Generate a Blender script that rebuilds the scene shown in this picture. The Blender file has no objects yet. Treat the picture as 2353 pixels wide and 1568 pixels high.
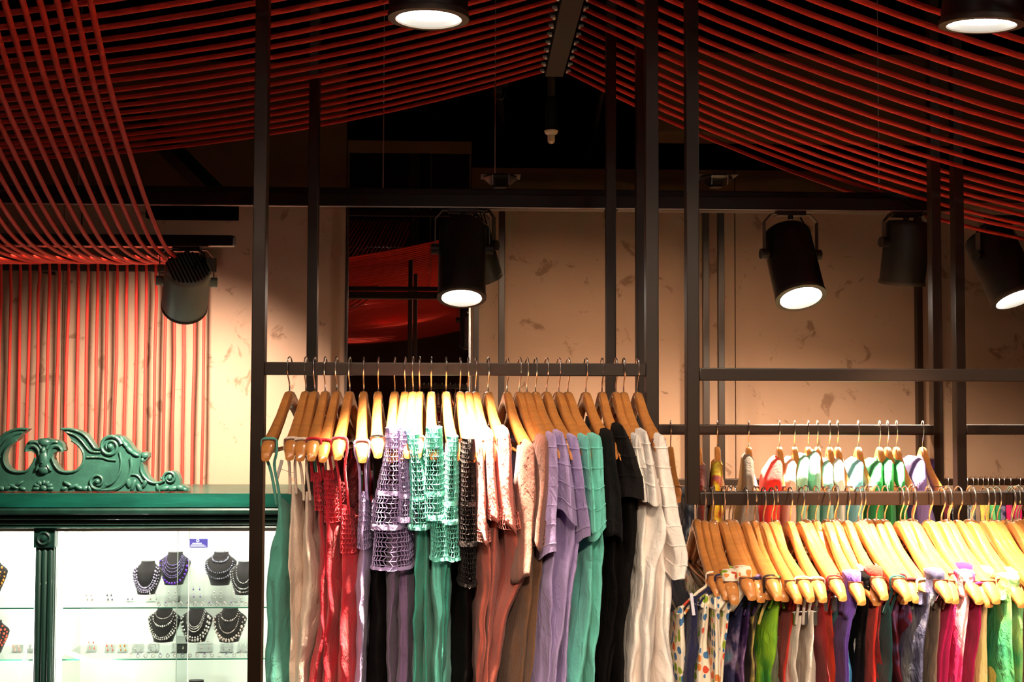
import bpy, bmesh, math, random
import numpy as np
from mathutils import Vector, Matrix, Quaternion, noise

random.seed(7)
PI = math.pi
# ------------------------------------------------------------------ camera, world, exposure
W, H, F = 2353.0, 1568.0, 2250.0
EYE = 2.20
YAW, PITCH, ROLL = math.radians(1.757), math.radians(1.935), math.radians(0.20)
scene = bpy.context.scene
COL = scene.collection
cam_data = bpy.data.cameras.new('camera')
cam_data.sensor_width = 36.0
cam_data.lens = F / W * 36.0
cam_data.clip_start = 0.05
cam = bpy.data.objects.new('camera', cam_data)
COL.objects.link(cam)
CAM_ROT = (Matrix.Rotation(-YAW, 3, 'Z') @ Matrix.Rotation(PI / 2 + PITCH, 3, 'X') @ Matrix.Rotation(ROLL, 3, 'Z'))
cam.matrix_world = Matrix.Translation((0, 0, EYE)) @ CAM_ROT.to_4x4()
scene.camera = cam
scene.view_settings.view_transform = 'Standard'
scene.view_settings.look = 'None'
scene.view_settings.gamma = 1.0
scene.view_settings.use_curve_mapping = False
scene.view_settings.exposure = 0.35

world = bpy.data.worlds.new('world')
scene.world = world
world.use_nodes = True
world.node_tree.nodes['Background'].inputs[0].default_value = (0.9, 0.55, 0.35, 1)
world.node_tree.nodes['Background'].inputs[1].default_value = 0.010

WARM = (1.0, 0.80, 0.58)
WARM2 = (1.0, 0.70, 0.45)
# lamp powers: top-edge spotlights, added wall washers, added tracks overhead and behind the camera, added floor downlights, cabinet tubes
S1E, S2E = 2300, 1050
WW = (3, 6, 9)
OVER = (24, 22, 32, 12, 12)
FRONT = (240, 490, 210, 300)
DOWN = 72
CASE = 6.5
def point_down(o, d):
    o.rotation_mode = 'QUATERNION'
    o.rotation_quaternion = Vector((0, 0, -1)).rotation_difference(Vector(d).normalized())
def spot_lamp(name, loc, d, energy, cone, blend=0.6, color=WARM, radius=0.035):
    l = bpy.data.lights.new(name, 'SPOT')
    l.energy, l.spot_size, l.spot_blend = energy, math.radians(cone), blend
    l.color, l.shadow_soft_size = color, radius
    o = bpy.data.objects.new(name, l); COL.objects.link(o)
    o.location = loc; point_down(o, d)
    return o
def area_lamp(name, loc, d, energy, sx, sy, color=WARM, spread=PI):
    l = bpy.data.lights.new(name, 'AREA')
    l.shape = 'RECTANGLE'; l.size, l.size_y = sx, sy
    l.energy, l.color, l.spread = energy, color, spread
    o = bpy.data.objects.new(name, l); COL.objects.link(o)
    o.location = loc; point_down(o, d)
    return o

def P(px, py, Y):
    """world point seen at a photo pixel, at world depth Y"""
    d = CAM_ROT @ Vector(((px - W / 2) / F, -(py - H / 2) / F, -1.0))
    s = Y / d.y
    return Vector((d.x * s, Y, EYE + d.z * s))
def PX(px, py, Y): return P(px, py, Y).x
def PZ(py, Y, px=1176): return P(px, py, Y).z

# ------------------------------------------------------------------ materials
MATS = {}
def srgb(r, g, b):
    f = lambda c: (c / 255 / 12.92) if c / 255 <= 0.04045 else ((c / 255 + 0.055) / 1.055) ** 2.4
    return (f(r), f(g), f(b), 1.0)
def nt(m): return m.node_tree.nodes, m.node_tree.links
def mat(name, rgb, rough=0.6, metal=0.0, spec=0.5, bump=0.0, bscale=200.0, vary=0.0, vscale=6.0, coat=0.0, sheen=0.0,
        stretch=None, alpha=None, emit=0.0, trans=0.0, ior=1.45, transl=0.0):
    if name in MATS: return MATS[name]
    m = bpy.data.materials.new(name); m.use_nodes = True
    N, L = nt(m); b = N['Principled BSDF']
    b.inputs['Base Color'].default_value = rgb
    b.inputs['Roughness'].default_value = rough
    b.inputs['Metallic'].default_value = metal
    b.inputs['Specular IOR Level'].default_value = spec
    b.inputs['Coat Weight'].default_value = coat
    b.inputs['Sheen Weight'].default_value = sheen
    b.inputs['Transmission Weight'].default_value = trans
    b.inputs['IOR'].default_value = ior
    if emit:
        b.inputs['Emission Color'].default_value = rgb
        b.inputs['Emission Strength'].default_value = emit
    if vary or bump:
        tc = N.new('ShaderNodeTexCoord'); mp = N.new('ShaderNodeMapping')
        L.new(tc.outputs['Object'], mp.inputs['Vector'])
        if stretch: mp.inputs['Scale'].default_value = stretch
    if vary:
        nz = N.new('ShaderNodeTexNoise'); nz.inputs['Scale'].default_value = vscale; nz.inputs['Detail'].default_value = 5
        L.new(mp.outputs[0], nz.inputs['Vector'])
        mx = N.new('ShaderNodeMix'); mx.data_type = 'RGBA'
        mr = N.new('ShaderNodeMapRange')
        mr.inputs['From Min'].default_value = 0.35; mr.inputs['From Max'].default_value = 0.68
        L.new(nz.outputs['Fac'], mr.inputs['Value']); L.new(mr.outputs[0], mx.inputs['Factor'])
        d = 1 - vary
        mx.inputs['A'].default_value = (rgb[0] * d, rgb[1] * d, rgb[2] * d, 1)
        mx.inputs['B'].default_value = rgb
        L.new(mx.outputs['Result'], b.inputs['Base Color'])
    if bump:
        nb = N.new('ShaderNodeTexNoise'); nb.inputs['Scale'].default_value = bscale; nb.inputs['Detail'].default_value = 3
        L.new(mp.outputs[0], nb.inputs['Vector'])
        bp = N.new('ShaderNodeBump'); bp.inputs['Strength'].default_value = bump; bp.inputs['Distance'].default_value = 0.004
        L.new(nb.outputs['Fac'], bp.inputs['Height']); L.new(bp.outputs[0], b.inputs['Normal'])
    MATS[name] = m
    return m
def cloth(name, rgb, vary=0.16, rough=0.85, bump=0.35, sheen=0.15, spec=0.25):
    m = mat('cloth_' + name, rgb, rough=rough, spec=spec, bump=bump, bscale=150, vary=vary, vscale=9, sheen=sheen)
    crinkle(m)
    return m
def translucent(m, w=0.4):
    """thin cloth lets some light through from behind"""
    N, L = nt(m); b = N['Principled BSDF']; out = N['Material Output']
    t = N.new('ShaderNodeBsdfTranslucent'); t.inputs['Color'].default_value = b.inputs['Base Color'].default_value
    mx = N.new('ShaderNodeMixShader'); mx.inputs[0].default_value = w
    L.new(b.outputs[0], mx.inputs[1]); L.new(t.outputs[0], mx.inputs[2]); L.new(mx.outputs[0], out.inputs['Surface'])
def crinkle(m):
    """soft creases under the weave: a second, coarser bump chained before the first"""
    N, L = nt(m); b = N['Principled BSDF']
    tc = N.new('ShaderNodeTexCoord'); mp = N.new('ShaderNodeMapping'); mp.inputs['Scale'].default_value = (1.0, 1.0, 0.55)
    L.new(tc.outputs['Object'], mp.inputs['Vector'])
    nz = N.new('ShaderNodeTexNoise'); nz.inputs['Scale'].default_value = 34; nz.inputs['Detail'].default_value = 4; nz.inputs['Distortion'].default_value = 1.6
    L.new(mp.outputs[0], nz.inputs['Vector'])
    bp = N.new('ShaderNodeBump'); bp.inputs['Strength'].default_value = 0.55; bp.inputs['Distance'].default_value = 0.010
    L.new(nz.outputs['Fac'], bp.inputs['Height'])
    old = [n for n in N if n.type == 'BUMP' and n != bp]
    if old: L.new(bp.outputs[0], old[0].inputs['Normal'])
    else: L.new(bp.outputs[0], b.inputs['Normal'])
def ramp_cloth(name, stops, scale=14, kind='noise', stretch=(1, 1, 1), rough=0.8):
    """printed or dyed cloth: a noise or cell pattern through a colour ramp"""
    key = 'cloth_' + name
    if key in MATS: return MATS[key]
    m = bpy.data.materials.new(key); m.use_nodes = True
    N, L = nt(m); b = N['Principled BSDF']
    b.inputs['Roughness'].default_value = rough; b.inputs['Specular IOR Level'].default_value = 0.25
    tc = N.new('ShaderNodeTexCoord'); mp = N.new('ShaderNodeMapping'); mp.inputs['Scale'].default_value = stretch
    L.new(tc.outputs['Object'], mp.inputs['Vector'])
    cr = N.new('ShaderNodeValToRGB')
    while len(cr.color_ramp.elements) < len(stops): cr.color_ramp.elements.new(0.5)
    for e, (p, c) in zip(cr.color_ramp.elements, stops): e.position = p; e.color = c
    if kind == 'noise':
        t = N.new('ShaderNodeTexNoise'); t.inputs['Scale'].default_value = scale; t.inputs['Detail'].default_value = 3
        L.new(mp.outputs[0], t.inputs['Vector']); L.new(t.outputs['Fac'], cr.inputs['Fac'])
    else:
        t = N.new('ShaderNodeTexVoronoi'); t.inputs['Scale'].default_value = scale
        L.new(mp.outputs[0], t.inputs['Vector']); L.new(t.outputs['Color'], cr.inputs['Fac'])
    L.new(cr.outputs[0], b.inputs['Base Color'])
    crinkle(m)
    MATS[key] = m
    return m
def dot_cloth(name, base, scale=42):
    key = 'cloth_' + name
    if key in MATS: return MATS[key]
    m = bpy.data.materials.new(key); m.use_nodes = True
    N, L = nt(m); b = N['Principled BSDF']
    b.inputs['Roughness'].default_value = 0.8
    tc = N.new('ShaderNodeTexCoord'); t = N.new('ShaderNodeTexVoronoi'); t.inputs['Scale'].default_value = scale
    t.inputs['Randomness'].default_value = 0.55
    L.new(tc.outputs['Object'], t.inputs['Vector'])
    lt = N.new('ShaderNodeMath'); lt.operation = 'LESS_THAN'; lt.inputs[1].default_value = 0.40
    L.new(t.outputs['Distance'], lt.inputs[0])
    cr = N.new('ShaderNodeValToRGB'); cr.color_ramp.interpolation = 'CONSTANT'
    cols = [srgb(205, 70, 40), srgb(60, 110, 160), srgb(140, 165, 40), srgb(225, 130, 60)]
    while len(cr.color_ramp.elements) < 4: cr.color_ramp.elements.new(0.5)
    for i, e in enumerate(cr.color_ramp.elements): e.position = i * 0.25; e.color = cols[i]
    L.new(t.outputs['Color'], cr.inputs['Fac'])
    mx = N.new('ShaderNodeMix'); mx.data_type = 'RGBA'
    mx.inputs['A'].default_value = base
    L.new(lt.outputs[0], mx.inputs['Factor']); L.new(cr.outputs[0], mx.inputs['B']); L.new(mx.outputs['Result'], b.inputs['Base Color'])
    MATS[key] = m
    return m

def plaster():
    m = bpy.data.materials.new('plaster'); m.use_nodes = True
    N, L = nt(m); b = N['Principled BSDF']; b.inputs['Roughness'].default_value = 0.75
    b.inputs['Specular IOR Level'].default_value = 0.3
    tc = N.new('ShaderNodeTexCoord')
    mp = N.new('ShaderNodeMapping'); L.new(tc.outputs['Object'], mp.inputs['Vector'])
    n1 = N.new('ShaderNodeTexNoise'); n1.inputs['Scale'].default_value = 2.2; n1.inputs['Detail'].default_value = 6
    n2 = N.new('ShaderNodeTexNoise'); n2.inputs['Scale'].default_value = 6.5; n2.inputs['Detail'].default_value = 7; n2.inputs['Distortion'].default_value = 1.1
    n2.inputs['Roughness'].default_value = 0.62
    for n in (n1, n2): L.new(mp.outputs[0], n.inputs['Vector'])
    base = N.new('ShaderNodeMix'); base.data_type = 'RGBA'
    base.inputs['A'].default_value = srgb(158, 122, 100); base.inputs['B'].default_value = srgb(184, 148, 122)
    L.new(n1.outputs['Fac'], base.inputs['Factor'])
    cr = N.new('ShaderNodeValToRGB')
    cr.color_ramp.elements[0].position = 0.595; cr.color_ramp.elements[0].color = (0, 0, 0, 1)
    cr.color_ramp.elements[1].position = 0.66; cr.color_ramp.elements[1].color = (0.8, 0.8, 0.8, 1)
    L.new(n2.outputs['Fac'], cr.inputs['Fac'])
    dark = N.new('ShaderNodeMix'); dark.data_type = 'RGBA'
    dark.inputs['B'].default_value = srgb(124, 90, 68)
    L.new(cr.outputs[0], dark.inputs['Factor']); L.new(base.outputs['Result'], dark.inputs['A'])
    L.new(dark.outputs['Result'], b.inputs['Base Color'])
    bp = N.new('ShaderNodeBump'); bp.inputs['Strength'].default_value = 0.25; bp.inputs['Distance'].default_value = 0.01
    L.new(n2.outputs['Fac'], bp.inputs['Height']); L.new(bp.outputs[0], b.inputs['Normal'])
    MATS['plaster'] = m
    return m
plaster()
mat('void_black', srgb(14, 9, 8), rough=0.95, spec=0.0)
mat('void_and_shade_brown', srgb(82, 57, 36), rough=0.9, spec=0.1, vary=0.2, vscale=3)
mat('floor', srgb(96, 74, 58), rough=0.5, vary=0.2, vscale=2)
mat('rack_steel', srgb(44, 28, 18), rough=0.38, metal=0.2, bump=0.05, bscale=60)
mat('track_black', srgb(17, 14, 13), rough=0.4, spec=0.4)
mat('lamp_black', srgb(22, 19, 18), rough=0.42, spec=0.5)
mat('lamp_grey', srgb(146, 156, 148), rough=0.45, metal=0.3)
mat('alu', srgb(170, 165, 158), rough=0.35, metal=0.9)
mat('yoke_grey', srgb(80, 72, 64), rough=0.45, metal=0.6)
mat('chrome', srgb(240, 236, 230), rough=0.26, metal=1.0)
mat('rope_red', srgb(212, 54, 42), rough=0.62, spec=0.3, bump=0.5, bscale=260)
mat('ferrule', srgb(225, 225, 225), rough=0.3, metal=0.4)
mat('plank', srgb(42, 32, 23), rough=0.7, vary=0.15, vscale=8)
mat('wood', srgb(206, 132, 68), rough=0.3, coat=0.9, vary=0.22, vscale=5, stretch=(3, 14, 14))
mat('notch', srgb(86, 40, 18), rough=0.5)
mat('lens_on', (1.0, 0.93, 0.80, 1), emit=26.0)
mat('lens_off', srgb(60, 58, 55), rough=0.1)
mat('green_paint', srgb(12, 84, 70), rough=0.42, coat=0.15, vary=0.45, vscale=7, stretch=(0.5, 1, 2.4), bump=0.2, bscale=40)
mat('green_dark', srgb(22, 58, 48), rough=0.42, coat=0.2, vary=0.35, vscale=9, stretch=(2, 1, 0.3))
mat('green_carve', srgb(46, 88, 74), rough=0.38, coat=0.2, vary=0.42, vscale=11, bump=0.3, bscale=60)
mat('case_white', srgb(240, 242, 232), rough=0.6, spec=0.2)
mat('case_metal', srgb(180, 168, 152), rough=0.4, metal=0.6)
def clear_mat(name, tint, gloss, ior=1.25):
    """thin clear sheet: mostly straight-through, a little mirror at grazing angles"""
    m = bpy.data.materials.new(name); m.use_nodes = True
    N, L = nt(m); N.remove(N['Principled BSDF'])
    t = N.new('ShaderNodeBsdfTransparent'); t.inputs[0].default_value = tint
    g = N.new('ShaderNodeBsdfGlossy'); g.inputs['Roughness'].default_value = 0.04
    fr = N.new('ShaderNodeFresnel'); fr.inputs['IOR'].default_value = ior
    mu = N.new('ShaderNodeMath'); mu.operation = 'MULTIPLY'; mu.inputs[1].default_value = gloss
    mx = N.new('ShaderNodeMixShader'); out = N['Material Output']
    L.new(fr.outputs[0], mu.inputs[0]); L.new(mu.outputs[0], mx.inputs[0]); L.new(t.outputs[0], mx.inputs[1]); L.new(g.outputs[0], mx.inputs[2])
    L.new(mx.outputs[0], out.inputs['Surface'])
    MATS[name] = m
clear_mat('glass', (0.93, 0.97, 0.95, 1), 0.8)
clear_mat('acrylic', (0.985, 0.995, 0.99, 1), 0.3, 1.35)
mat('glass_edge', srgb(60, 140, 112), rough=0.15, spec=0.6)
mat('velvet', srgb(30, 22, 22), rough=0.95, sheen=0.3)
mat('mirror', srgb(205, 192, 182), rough=0.015, metal=1.0)
mat('mirror_edge', srgb(60, 30, 18), rough=0.4)
mat('sign_purple', srgb(50, 38, 118), rough=0.6)
mat('sign_white', srgb(225, 220, 235), rough=0.6)
mat('cream_clip', srgb(190, 180, 175), rough=0.4)

# ------------------------------------------------------------------ mesh helpers
def root_offset(p):
    v = Vector((0, 0, 0))
    while p is not None:
        v += p.location; p = p.parent
    return v
class MB:
    def __init__(s): s.v = []; s.f = []; s.boxes = 0; s.round = 0
    def add(s, verts, faces):
        o = len(s.v); s.v += [tuple(v) for v in verts]; s.f += [tuple(i + o for i in f) for f in faces]
        return s
    def box(s, x0, x1, y0, y1, z0, z1, bev=0.0):
        if bev <= 0:
            v = [(x, y, z) for z in (z0, z1) for y in (y0, y1) for x in (x0, x1)]
            return s.add(v, [(0, 2, 3, 1), (4, 5, 7, 6), (0, 1, 5, 4), (2, 6, 7, 3), (0, 4, 6, 2), (1, 3, 7, 5)])
        s.boxes += 1
        bm = bmesh.new(); bmesh.ops.create_cube(bm, size=1)
        for q in bm.verts: q.co = Vector(((x0 + x1) / 2 + q.co.x * (x1 - x0), (y0 + y1) / 2 + q.co.y * (y1 - y0), (z0 + z1) / 2 + q.co.z * (z1 - z0)))
        bmesh.ops.bevel(bm, geom=list(bm.edges), offset=bev, segments=2, affect='EDGES', profile=0.6)
        bm.verts.index_update()
        s.add([q.co[:] for q in bm.verts], [[q.index for q in f.verts] for f in bm.faces]); bm.free()
        return s
    def tube(s, pts, r, n=8, caps=True, closed=False):
        pts = [Vector(p) for p in pts]; rs = r if isinstance(r, (list, tuple)) else [r] * len(pts)
        vs = []; fs = []
        up = None
        for i, p in enumerate(pts):
            a = pts[i - 1] if i else (pts[-1] if closed else pts[0]); b = pts[(i + 1) % len(pts)] if (i + 1 < len(pts) or closed) else pts[-1]
            t = (b - a).normalized() if (b - a).length > 1e-9 else Vector((0, 0, 1))
            if up is None:
                up = Vector((0, 0, 1)) if abs(t.z) < 0.9 else Vector((1, 0, 0))
            sd = t.cross(up)
            if sd.length < 1e-6: sd = t.orthogonal()
            sd.normalize(); up = sd.cross(t).normalized()
            for k in range(n):
                c = 2 * PI * k / n
                vs.append(p + sd * math.cos(c) * rs[i] + up * math.sin(c) * rs[i])
        m = len(pts)
        for i in range(m if closed else m - 1):
            j = (i + 1) % m
            for k in range(n):
                k2 = (k + 1) % n
                fs.append((i * n + k, i * n + k2, j * n + k2, j * n + k))
        if caps and not closed:
            fs.append(tuple(range(n))[::-1]); fs.append(tuple(range((m - 1) * n, m * n)))
        return s.add(vs, fs)
    def lathe(s, prof, n=24, mtx=None, cap=True):
        """prof: list of (radius, z) around local Z"""
        mtx = mtx or Matrix.Identity(4)
        vs = [mtx @ Vector((r * math.cos(2 * PI * k / n), r * math.sin(2 * PI * k / n), z)) for r, z in prof for k in range(n)]
        fs = [(i * n + k, i * n + (k + 1) % n, (i + 1) * n + (k + 1) % n, (i + 1) * n + k) for i in range(len(prof) - 1) for k in range(n)]
        if cap:
            fs.append(tuple(range(n))[::-1]); fs.append(tuple(range((len(prof) - 1) * n, len(prof) * n)))
        return s.add(vs, fs)
    def ball(s, c, r, n=6, m=4, sc=(1, 1, 1)):
        c = Vector(c); vs = [c + Vector((0, 0, r * sc[2]))]
        for i in range(1, m):
            a = PI * i / m
            for k in range(n):
                b = 2 * PI * k / n
                vs.append(c + Vector((r * sc[0] * math.sin(a) * math.cos(b), r * sc[1] * math.sin(a) * math.sin(b), r * sc[2] * math.cos(a))))
        vs.append(c - Vector((0, 0, r * sc[2]))); fs = []
        for k in range(n): fs.append((0, 1 + k, 1 + (k + 1) % n))
        for i in range(m - 2):
            for k in range(n):
                a = 1 + i * n; fs.append((a + k, a + n + k, a + n + (k + 1) % n, a + (k + 1) % n))
        e = len(vs) - 1; a = 1 + (m - 2) * n
        for k in range(n): fs.append((e, a + (k + 1) % n, a + k))
        return s.add(vs, fs)
    def build(s, name, material, parent=None, smooth=True, angle=52, loc=None):
        if s.boxes and angle == 52: angle = 15
        me = bpy.data.meshes.new(name)
        off = root_offset(parent) if parent is not None else Vector((0, 0, 0))
        if loc is not None: off = off + Vector(loc)
        me.from_pydata([(v[0] - off.x, v[1] - off.y, v[2] - off.z) for v in s.v], [], s.f)
        me.update()
        if smooth:
            me.polygons.foreach_set('use_smooth', [True] * len(me.polygons))
            if angle: me.set_sharp_from_angle(angle=math.radians(angle))
        me.materials.append(MATS[material] if isinstance(material, str) else material)
        o = bpy.data.objects.new(name, me); COL.objects.link(o)
        if loc is not None: o.location = loc
        if parent is not None: o.parent = parent
        return o
def tag(o, label=None, cat=None, group=None, kind=None):
    if label: o['label'] = label
    if cat: o['category'] = cat
    if group: o['group'] = group
    if kind: o['kind'] = kind
    return o
def thing(name, label, cat, loc=(0, 0, 0), group=None, kind=None):
    o = bpy.data.objects.new(name, None); COL.objects.link(o)
    o.empty_display_size = 0.05; o.location = loc
    return tag(o, label, cat, group, kind)
def copy_tree(o, parent=None):
    c = o.copy(); COL.objects.link(c); c.parent = parent
    for ch in [x for x in KIDS.get(o.name, [])]: copy_tree(ch, c)
    return c
KIDS = {}
def note_kids(root):
    KIDS[root.name] = list(root.children)
    for ch in root.children: note_kids(ch)
_ones = ['', 'first', 'second', 'third', 'fourth', 'fifth', 'sixth', 'seventh', 'eighth', 'ninth', 'tenth', 'eleventh', 'twelfth', 'thirteenth',
         'fourteenth', 'fifteenth', 'sixteenth', 'seventeenth', 'eighteenth', 'nineteenth']
def nth(i):
    if i < 20: return _ones[i]
    t = ['twenty', 'thirty', 'forty', 'fifty', 'sixty', 'seventy', 'eighty', 'ninety'][i // 10 - 2]
    if i % 10 == 0: return t[:-1] + 'ieth'
    return t + '-' + _ones[i % 10]
# ------------------------------------------------------------------ the shell
YW = 5.40                                   # plaster wall
X0, X1, Y0, CEIL = -4.6, 4.9, -4.6, EYE + 2.05
tag(MB().box(X0, X1, Y0, 7.4, -0.1, 0).build('floor', 'floor', smooth=False), 'brown shop floor below the racks', 'floor', kind='structure')
tag(MB().box(X0, X1, Y0, 7.4, CEIL, CEIL + 0.1).build('ceiling', 'void_black', smooth=False), 'black painted ceiling above the red ropes', 'ceiling', kind='structure')
tag(MB().box(X0, X1, Y0 - 0.1, Y0, 0, CEIL).build('wall_front', 'void_and_shade_brown', smooth=False), 'dim brown wall behind the camera', 'wall', kind='structure')
tag(MB().box(X0 - 0.1, X0, Y0, 7.4, 0, CEIL).build('wall_left', 'void_and_shade_brown', smooth=False), 'dim brown wall left of the cabinet', 'wall', kind='structure')
tag(MB().box(X1, X1 + 0.1, Y0, 7.4, 0, CEIL).build('wall_right', 'void_and_shade_brown', smooth=False), 'dim brown wall right of the racks', 'wall', kind='structure')
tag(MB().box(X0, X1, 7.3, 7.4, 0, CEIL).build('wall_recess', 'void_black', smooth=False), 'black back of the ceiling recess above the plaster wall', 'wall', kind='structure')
# plaster wall in panels with open joints, the dark mirror column stands in its gap
wb = thing('wall_back', 'beige mottled plaster wall of tall panels', 'wall', (0, YW, 0), kind='structure')
MB().box(X0, X1, YW + 0.03, YW + 0.10, 0, PZ(390, YW)).build('backing', 'void_and_shade_brown', wb, smooth=False)
xs = [X0, PX(140, 860, YW), PX(793, 860, YW), None, PX(1081, 860, YW), PX(1690, 860, YW), PX(2120, 860, YW), PX(2560, 860, YW), X1]
tops = [PZ(150, YW)] * 2 + [0, 0] + [PZ(386, YW)] * 4
for i in range(len(xs) - 1):
    if xs[i] is None or xs[i + 1] is None: continue
    zs = PZ(455, YW)                         # above track height the wall's lack of light is put into a darker brown
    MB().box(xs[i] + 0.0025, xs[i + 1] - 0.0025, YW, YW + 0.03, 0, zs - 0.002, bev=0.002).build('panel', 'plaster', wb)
    MB().box(xs[i] + 0.0025, xs[i + 1] - 0.0025, YW, YW + 0.03, zs + 0.002, tops[i], bev=0.002).build('upper_panel', 'void_and_shade_brown', wb)
# ceiling soffit seen between the right-hand ropes, and the sloping brace on the left
tag(MB().box(PX(1500, 200, 5.0), X1, 5.0, 5.25, PZ(300, 5.0), PZ(112, 5.0), bev=0.01).build('trim_1', 'void_and_shade_brown'), 'dim brown soffit box behind the right ropes', 'soffit', kind='structure')
a, b = P(290, 240, 4.9), P(500, 452, 4.9)
tag(MB().tube([a, b], 0.055, 4).build('trim_2', 'track_black'), 'black sloping ceiling brace behind the left ropes', 'brace', kind='structure')
for k, (p0, p1, rr) in enumerate([((1145, 215), (1160, 335), 0.022), ((1388, 195), (1352, 365), 0.020)]):
    a, b = P(*p0, 5.6), P(*p1, 6.4)
    tag(MB().tube([a, b], rr, 6).build('trim_%d' % (3 + k), 'plank'), ['thin dark strut left of the hanging lamp', 'pale slanted strut right of the hanging lamp'][k], 'strut', kind='structure')

# mirror column
mx0, mx1 = PX(793, 860, YW - 0.02), PX(1081, 860, YW - 0.02)
mc = thing('mirror_panel', 'tall dark mirror set in the plaster wall reflecting red ropes', 'mirror', (mx0, YW, 0))
MB().box(mx0, mx1, YW - 0.01, YW + 0.02, 0, PZ(326, YW - 0.01), bev=0.003).build('body', 'mirror_edge', mc)
e = 0.012
gz = PZ(352, YW - 0.02)
MB().box(mx0 + e, mx1 - e, YW - 0.014, YW - 0.0105, 0.02, gz).build('mirror_glass', 'mirror', mc, smooth=False)
MB().box(mx0, mx0 + e, YW - 0.022, YW - 0.01, 0, gz, bev=0.002).build('frame_strip', 'mirror_edge', mc)
MB().box(mx1 - e, mx1, YW - 0.022, YW - 0.01, 0, PZ(470, YW), bev=0.002).build('frame_strip', 'chrome', mc)
MB().box(mx0, mx1, YW - 0.022, YW - 0.01, gz, PZ(326, YW), bev=0.003).build('head_board', 'void_and_shade_brown', mc)
for pya, pyb in ((1000, 996), (972, 969)):
    MB().box(mx0, mx1, YW - 0.03, YW - 0.0145, PZ(pya, YW), PZ(pyb, YW), bev=0.0015).build('cross_strip', 'alu', mc)
mc.location.y -= 0.052                       # it leans back against the wall a little
mc.rotation_euler.x = -math.radians(1.2)

# ------------------------------------------------------------------ racks of square steel tube
T = 0.0165
YA, YB, YF = 2.50, 3.22, 5.16
def rack(label, Y, posts, rails, group=None):
    """posts: (px at eye level, top z, bottom z); rails: (px row, from, to in px)"""
    r = thing('clothes_rack', label, 'rack', (PX(posts[0][0], 860, Y), Y, posts[0][2]), group)
    for px, zt, zb in posts:
        x = PX(px, 860, Y)
        MB().box(x - T, x + T, Y - T, Y + T, zb, zt, bev=0.0025).build('post', 'rack_steel', r)
    for py, a, b in rails:
        z = PZ(py, Y, (a + b) / 2)
        o = MB().box(PX(a, 860, Y) + T, PX(b, 860, Y) - T, Y - T, Y + T, z - T, z + T, bev=0.0025).build('rail', 'rack_steel', r)
    return r
up = CEIL
ZBB = PZ(1159, YA, 1590)
rack('brown steel clothes rack holding the tops in front of the camera', YA, [(595, up, 0), (1497, up, 0)], [(849, 595, 1497)])
rack('brown steel hanging frame at right with crossbar above its hanger rail', YA, [(1590, up, ZBB), (2490, up, ZBB)], [(862, 1590, 2490), (1145, 1590, 2490)])
rack('brown steel rack standing behind the front tops', YB, [(717, up, 0), (1403, up, 0)], [(988, 717, 1403)])
rack('brown steel rack of pale green and coral tops', YB, [(1472, up, 0), (2150, up, 0)], [(988, 1472, 2150)])
rack('brown steel rack at the right edge with an empty upper rail', YB, [(2203, up, 0), (2880, up, 0)], [(988, 2203, 2880)])
ztop = PZ(452, YF)
rack('thin dark wall rack beside the dark mirror', YF, [(719, ztop, 0), (1093, ztop, 0)], [(452, 719, 1093)])
rack('thin dark wall rack behind the front tops', YF, [(1152, ztop, 0), (1622, ztop, 0)], [(452, 1152, 1622), (1108, 1152, 1622)])
rack('thin dark wall rack in the middle of the right wall', YF, [(1657, ztop, 0), (2112, ztop, 0)], [(452, 1657, 2112), (1108, 1657, 2112)])
rack('thin dark wall rack at the right edge holding printed tops', YF, [(2148, ztop, 0), (2620, ztop, 0)], [(452, 2148, 2620), (1108, 2148, 2620)])

# ------------------------------------------------------------------ tracks and ceiling plank
YT = 3.64
def bar(name, label, cat, Y, xa, xb, ya, yb, m, dy=0.04, bev=0.003):
    x0, x1 = PX(xa, 860, Y), PX(xb, 860, Y); zm = (xa + xb) / 2
    z0, z1 = PZ(yb, Y), PZ(ya, Y)
    o = thing(name, label, cat, (x0, Y, z0))
    MB().box(x0, x1, Y - dy / 2, Y + dy / 2, z0, z1, bev=bev).build('beam', m, o)
    return o, x0, x1, z0, z1
lt, x0, x1, z0, z1 = bar('lighting_track', 'long black lighting track crossing in front of the plaster wall', 'lighting track', YT, -260, 2188, 449, 478, 'track_black')
MB().box(x0, x1, YT - 0.021, YT - 0.016, z0 - 0.004, z0 - 0.0005).build('lower_lip', 'alu', lt, smooth=False)
MB().box(x0, x1, YT + 0.03, YT + 0.09, z1 + 0.003, PZ(431, YT), bev=0.003).build('carrier_beam', 'track_black', lt)
TRACK_Z = z0
for wx in (180, 880, 1137, 2020):
    w = PX(wx, 460, YT + 0.06)
    MB().tube([(w, YT + 0.06, PZ(431, YT)), (w, YT + 0.06, CEIL)], 0.0022, 5).build('wire', 'alu', lt)
YT2 = 3.97
lt2, x0, x1, z0b, z1b = bar('lighting_track', 'short black lighting track with rounded end above the green cabinet', 'lighting track', YT2, -260, 535, 547, 572, 'track_black', dy=0.05, bev=0.008)
MB().box(x0, x1 - 0.1, YT2 - 0.02, YT2 - 0.012, z0b - 0.004, z0b - 0.0005).build('lower_lip', 'alu', lt2, smooth=False)
w = PX(187, 560, YT2)
MB().tube([(w, YT2, z1b), (w, YT2, CEIL)], 0.003, 5).build('wire', 'track_black', lt2)
lt3, x0, x1, z0c, z1c = bar('lighting_track', 'black lighting track hidden above the ropes at the right edge', 'lighting track', YT + 0.2, 2270, 2600, 486, 506, 'track_black')
# flat black box hung under the left track
a, b = P(340, 476, YT + 0.2), P(545, 505, YT + 0.2)
tag(MB().box(a.x, b.x, YT + 0.17, YT + 0.23, b.z, a.z + 0.02, bev=0.004).build('ballast_box', 'void_black'), 'flat black ballast box tucked under the long track at left', 'box')

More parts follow.
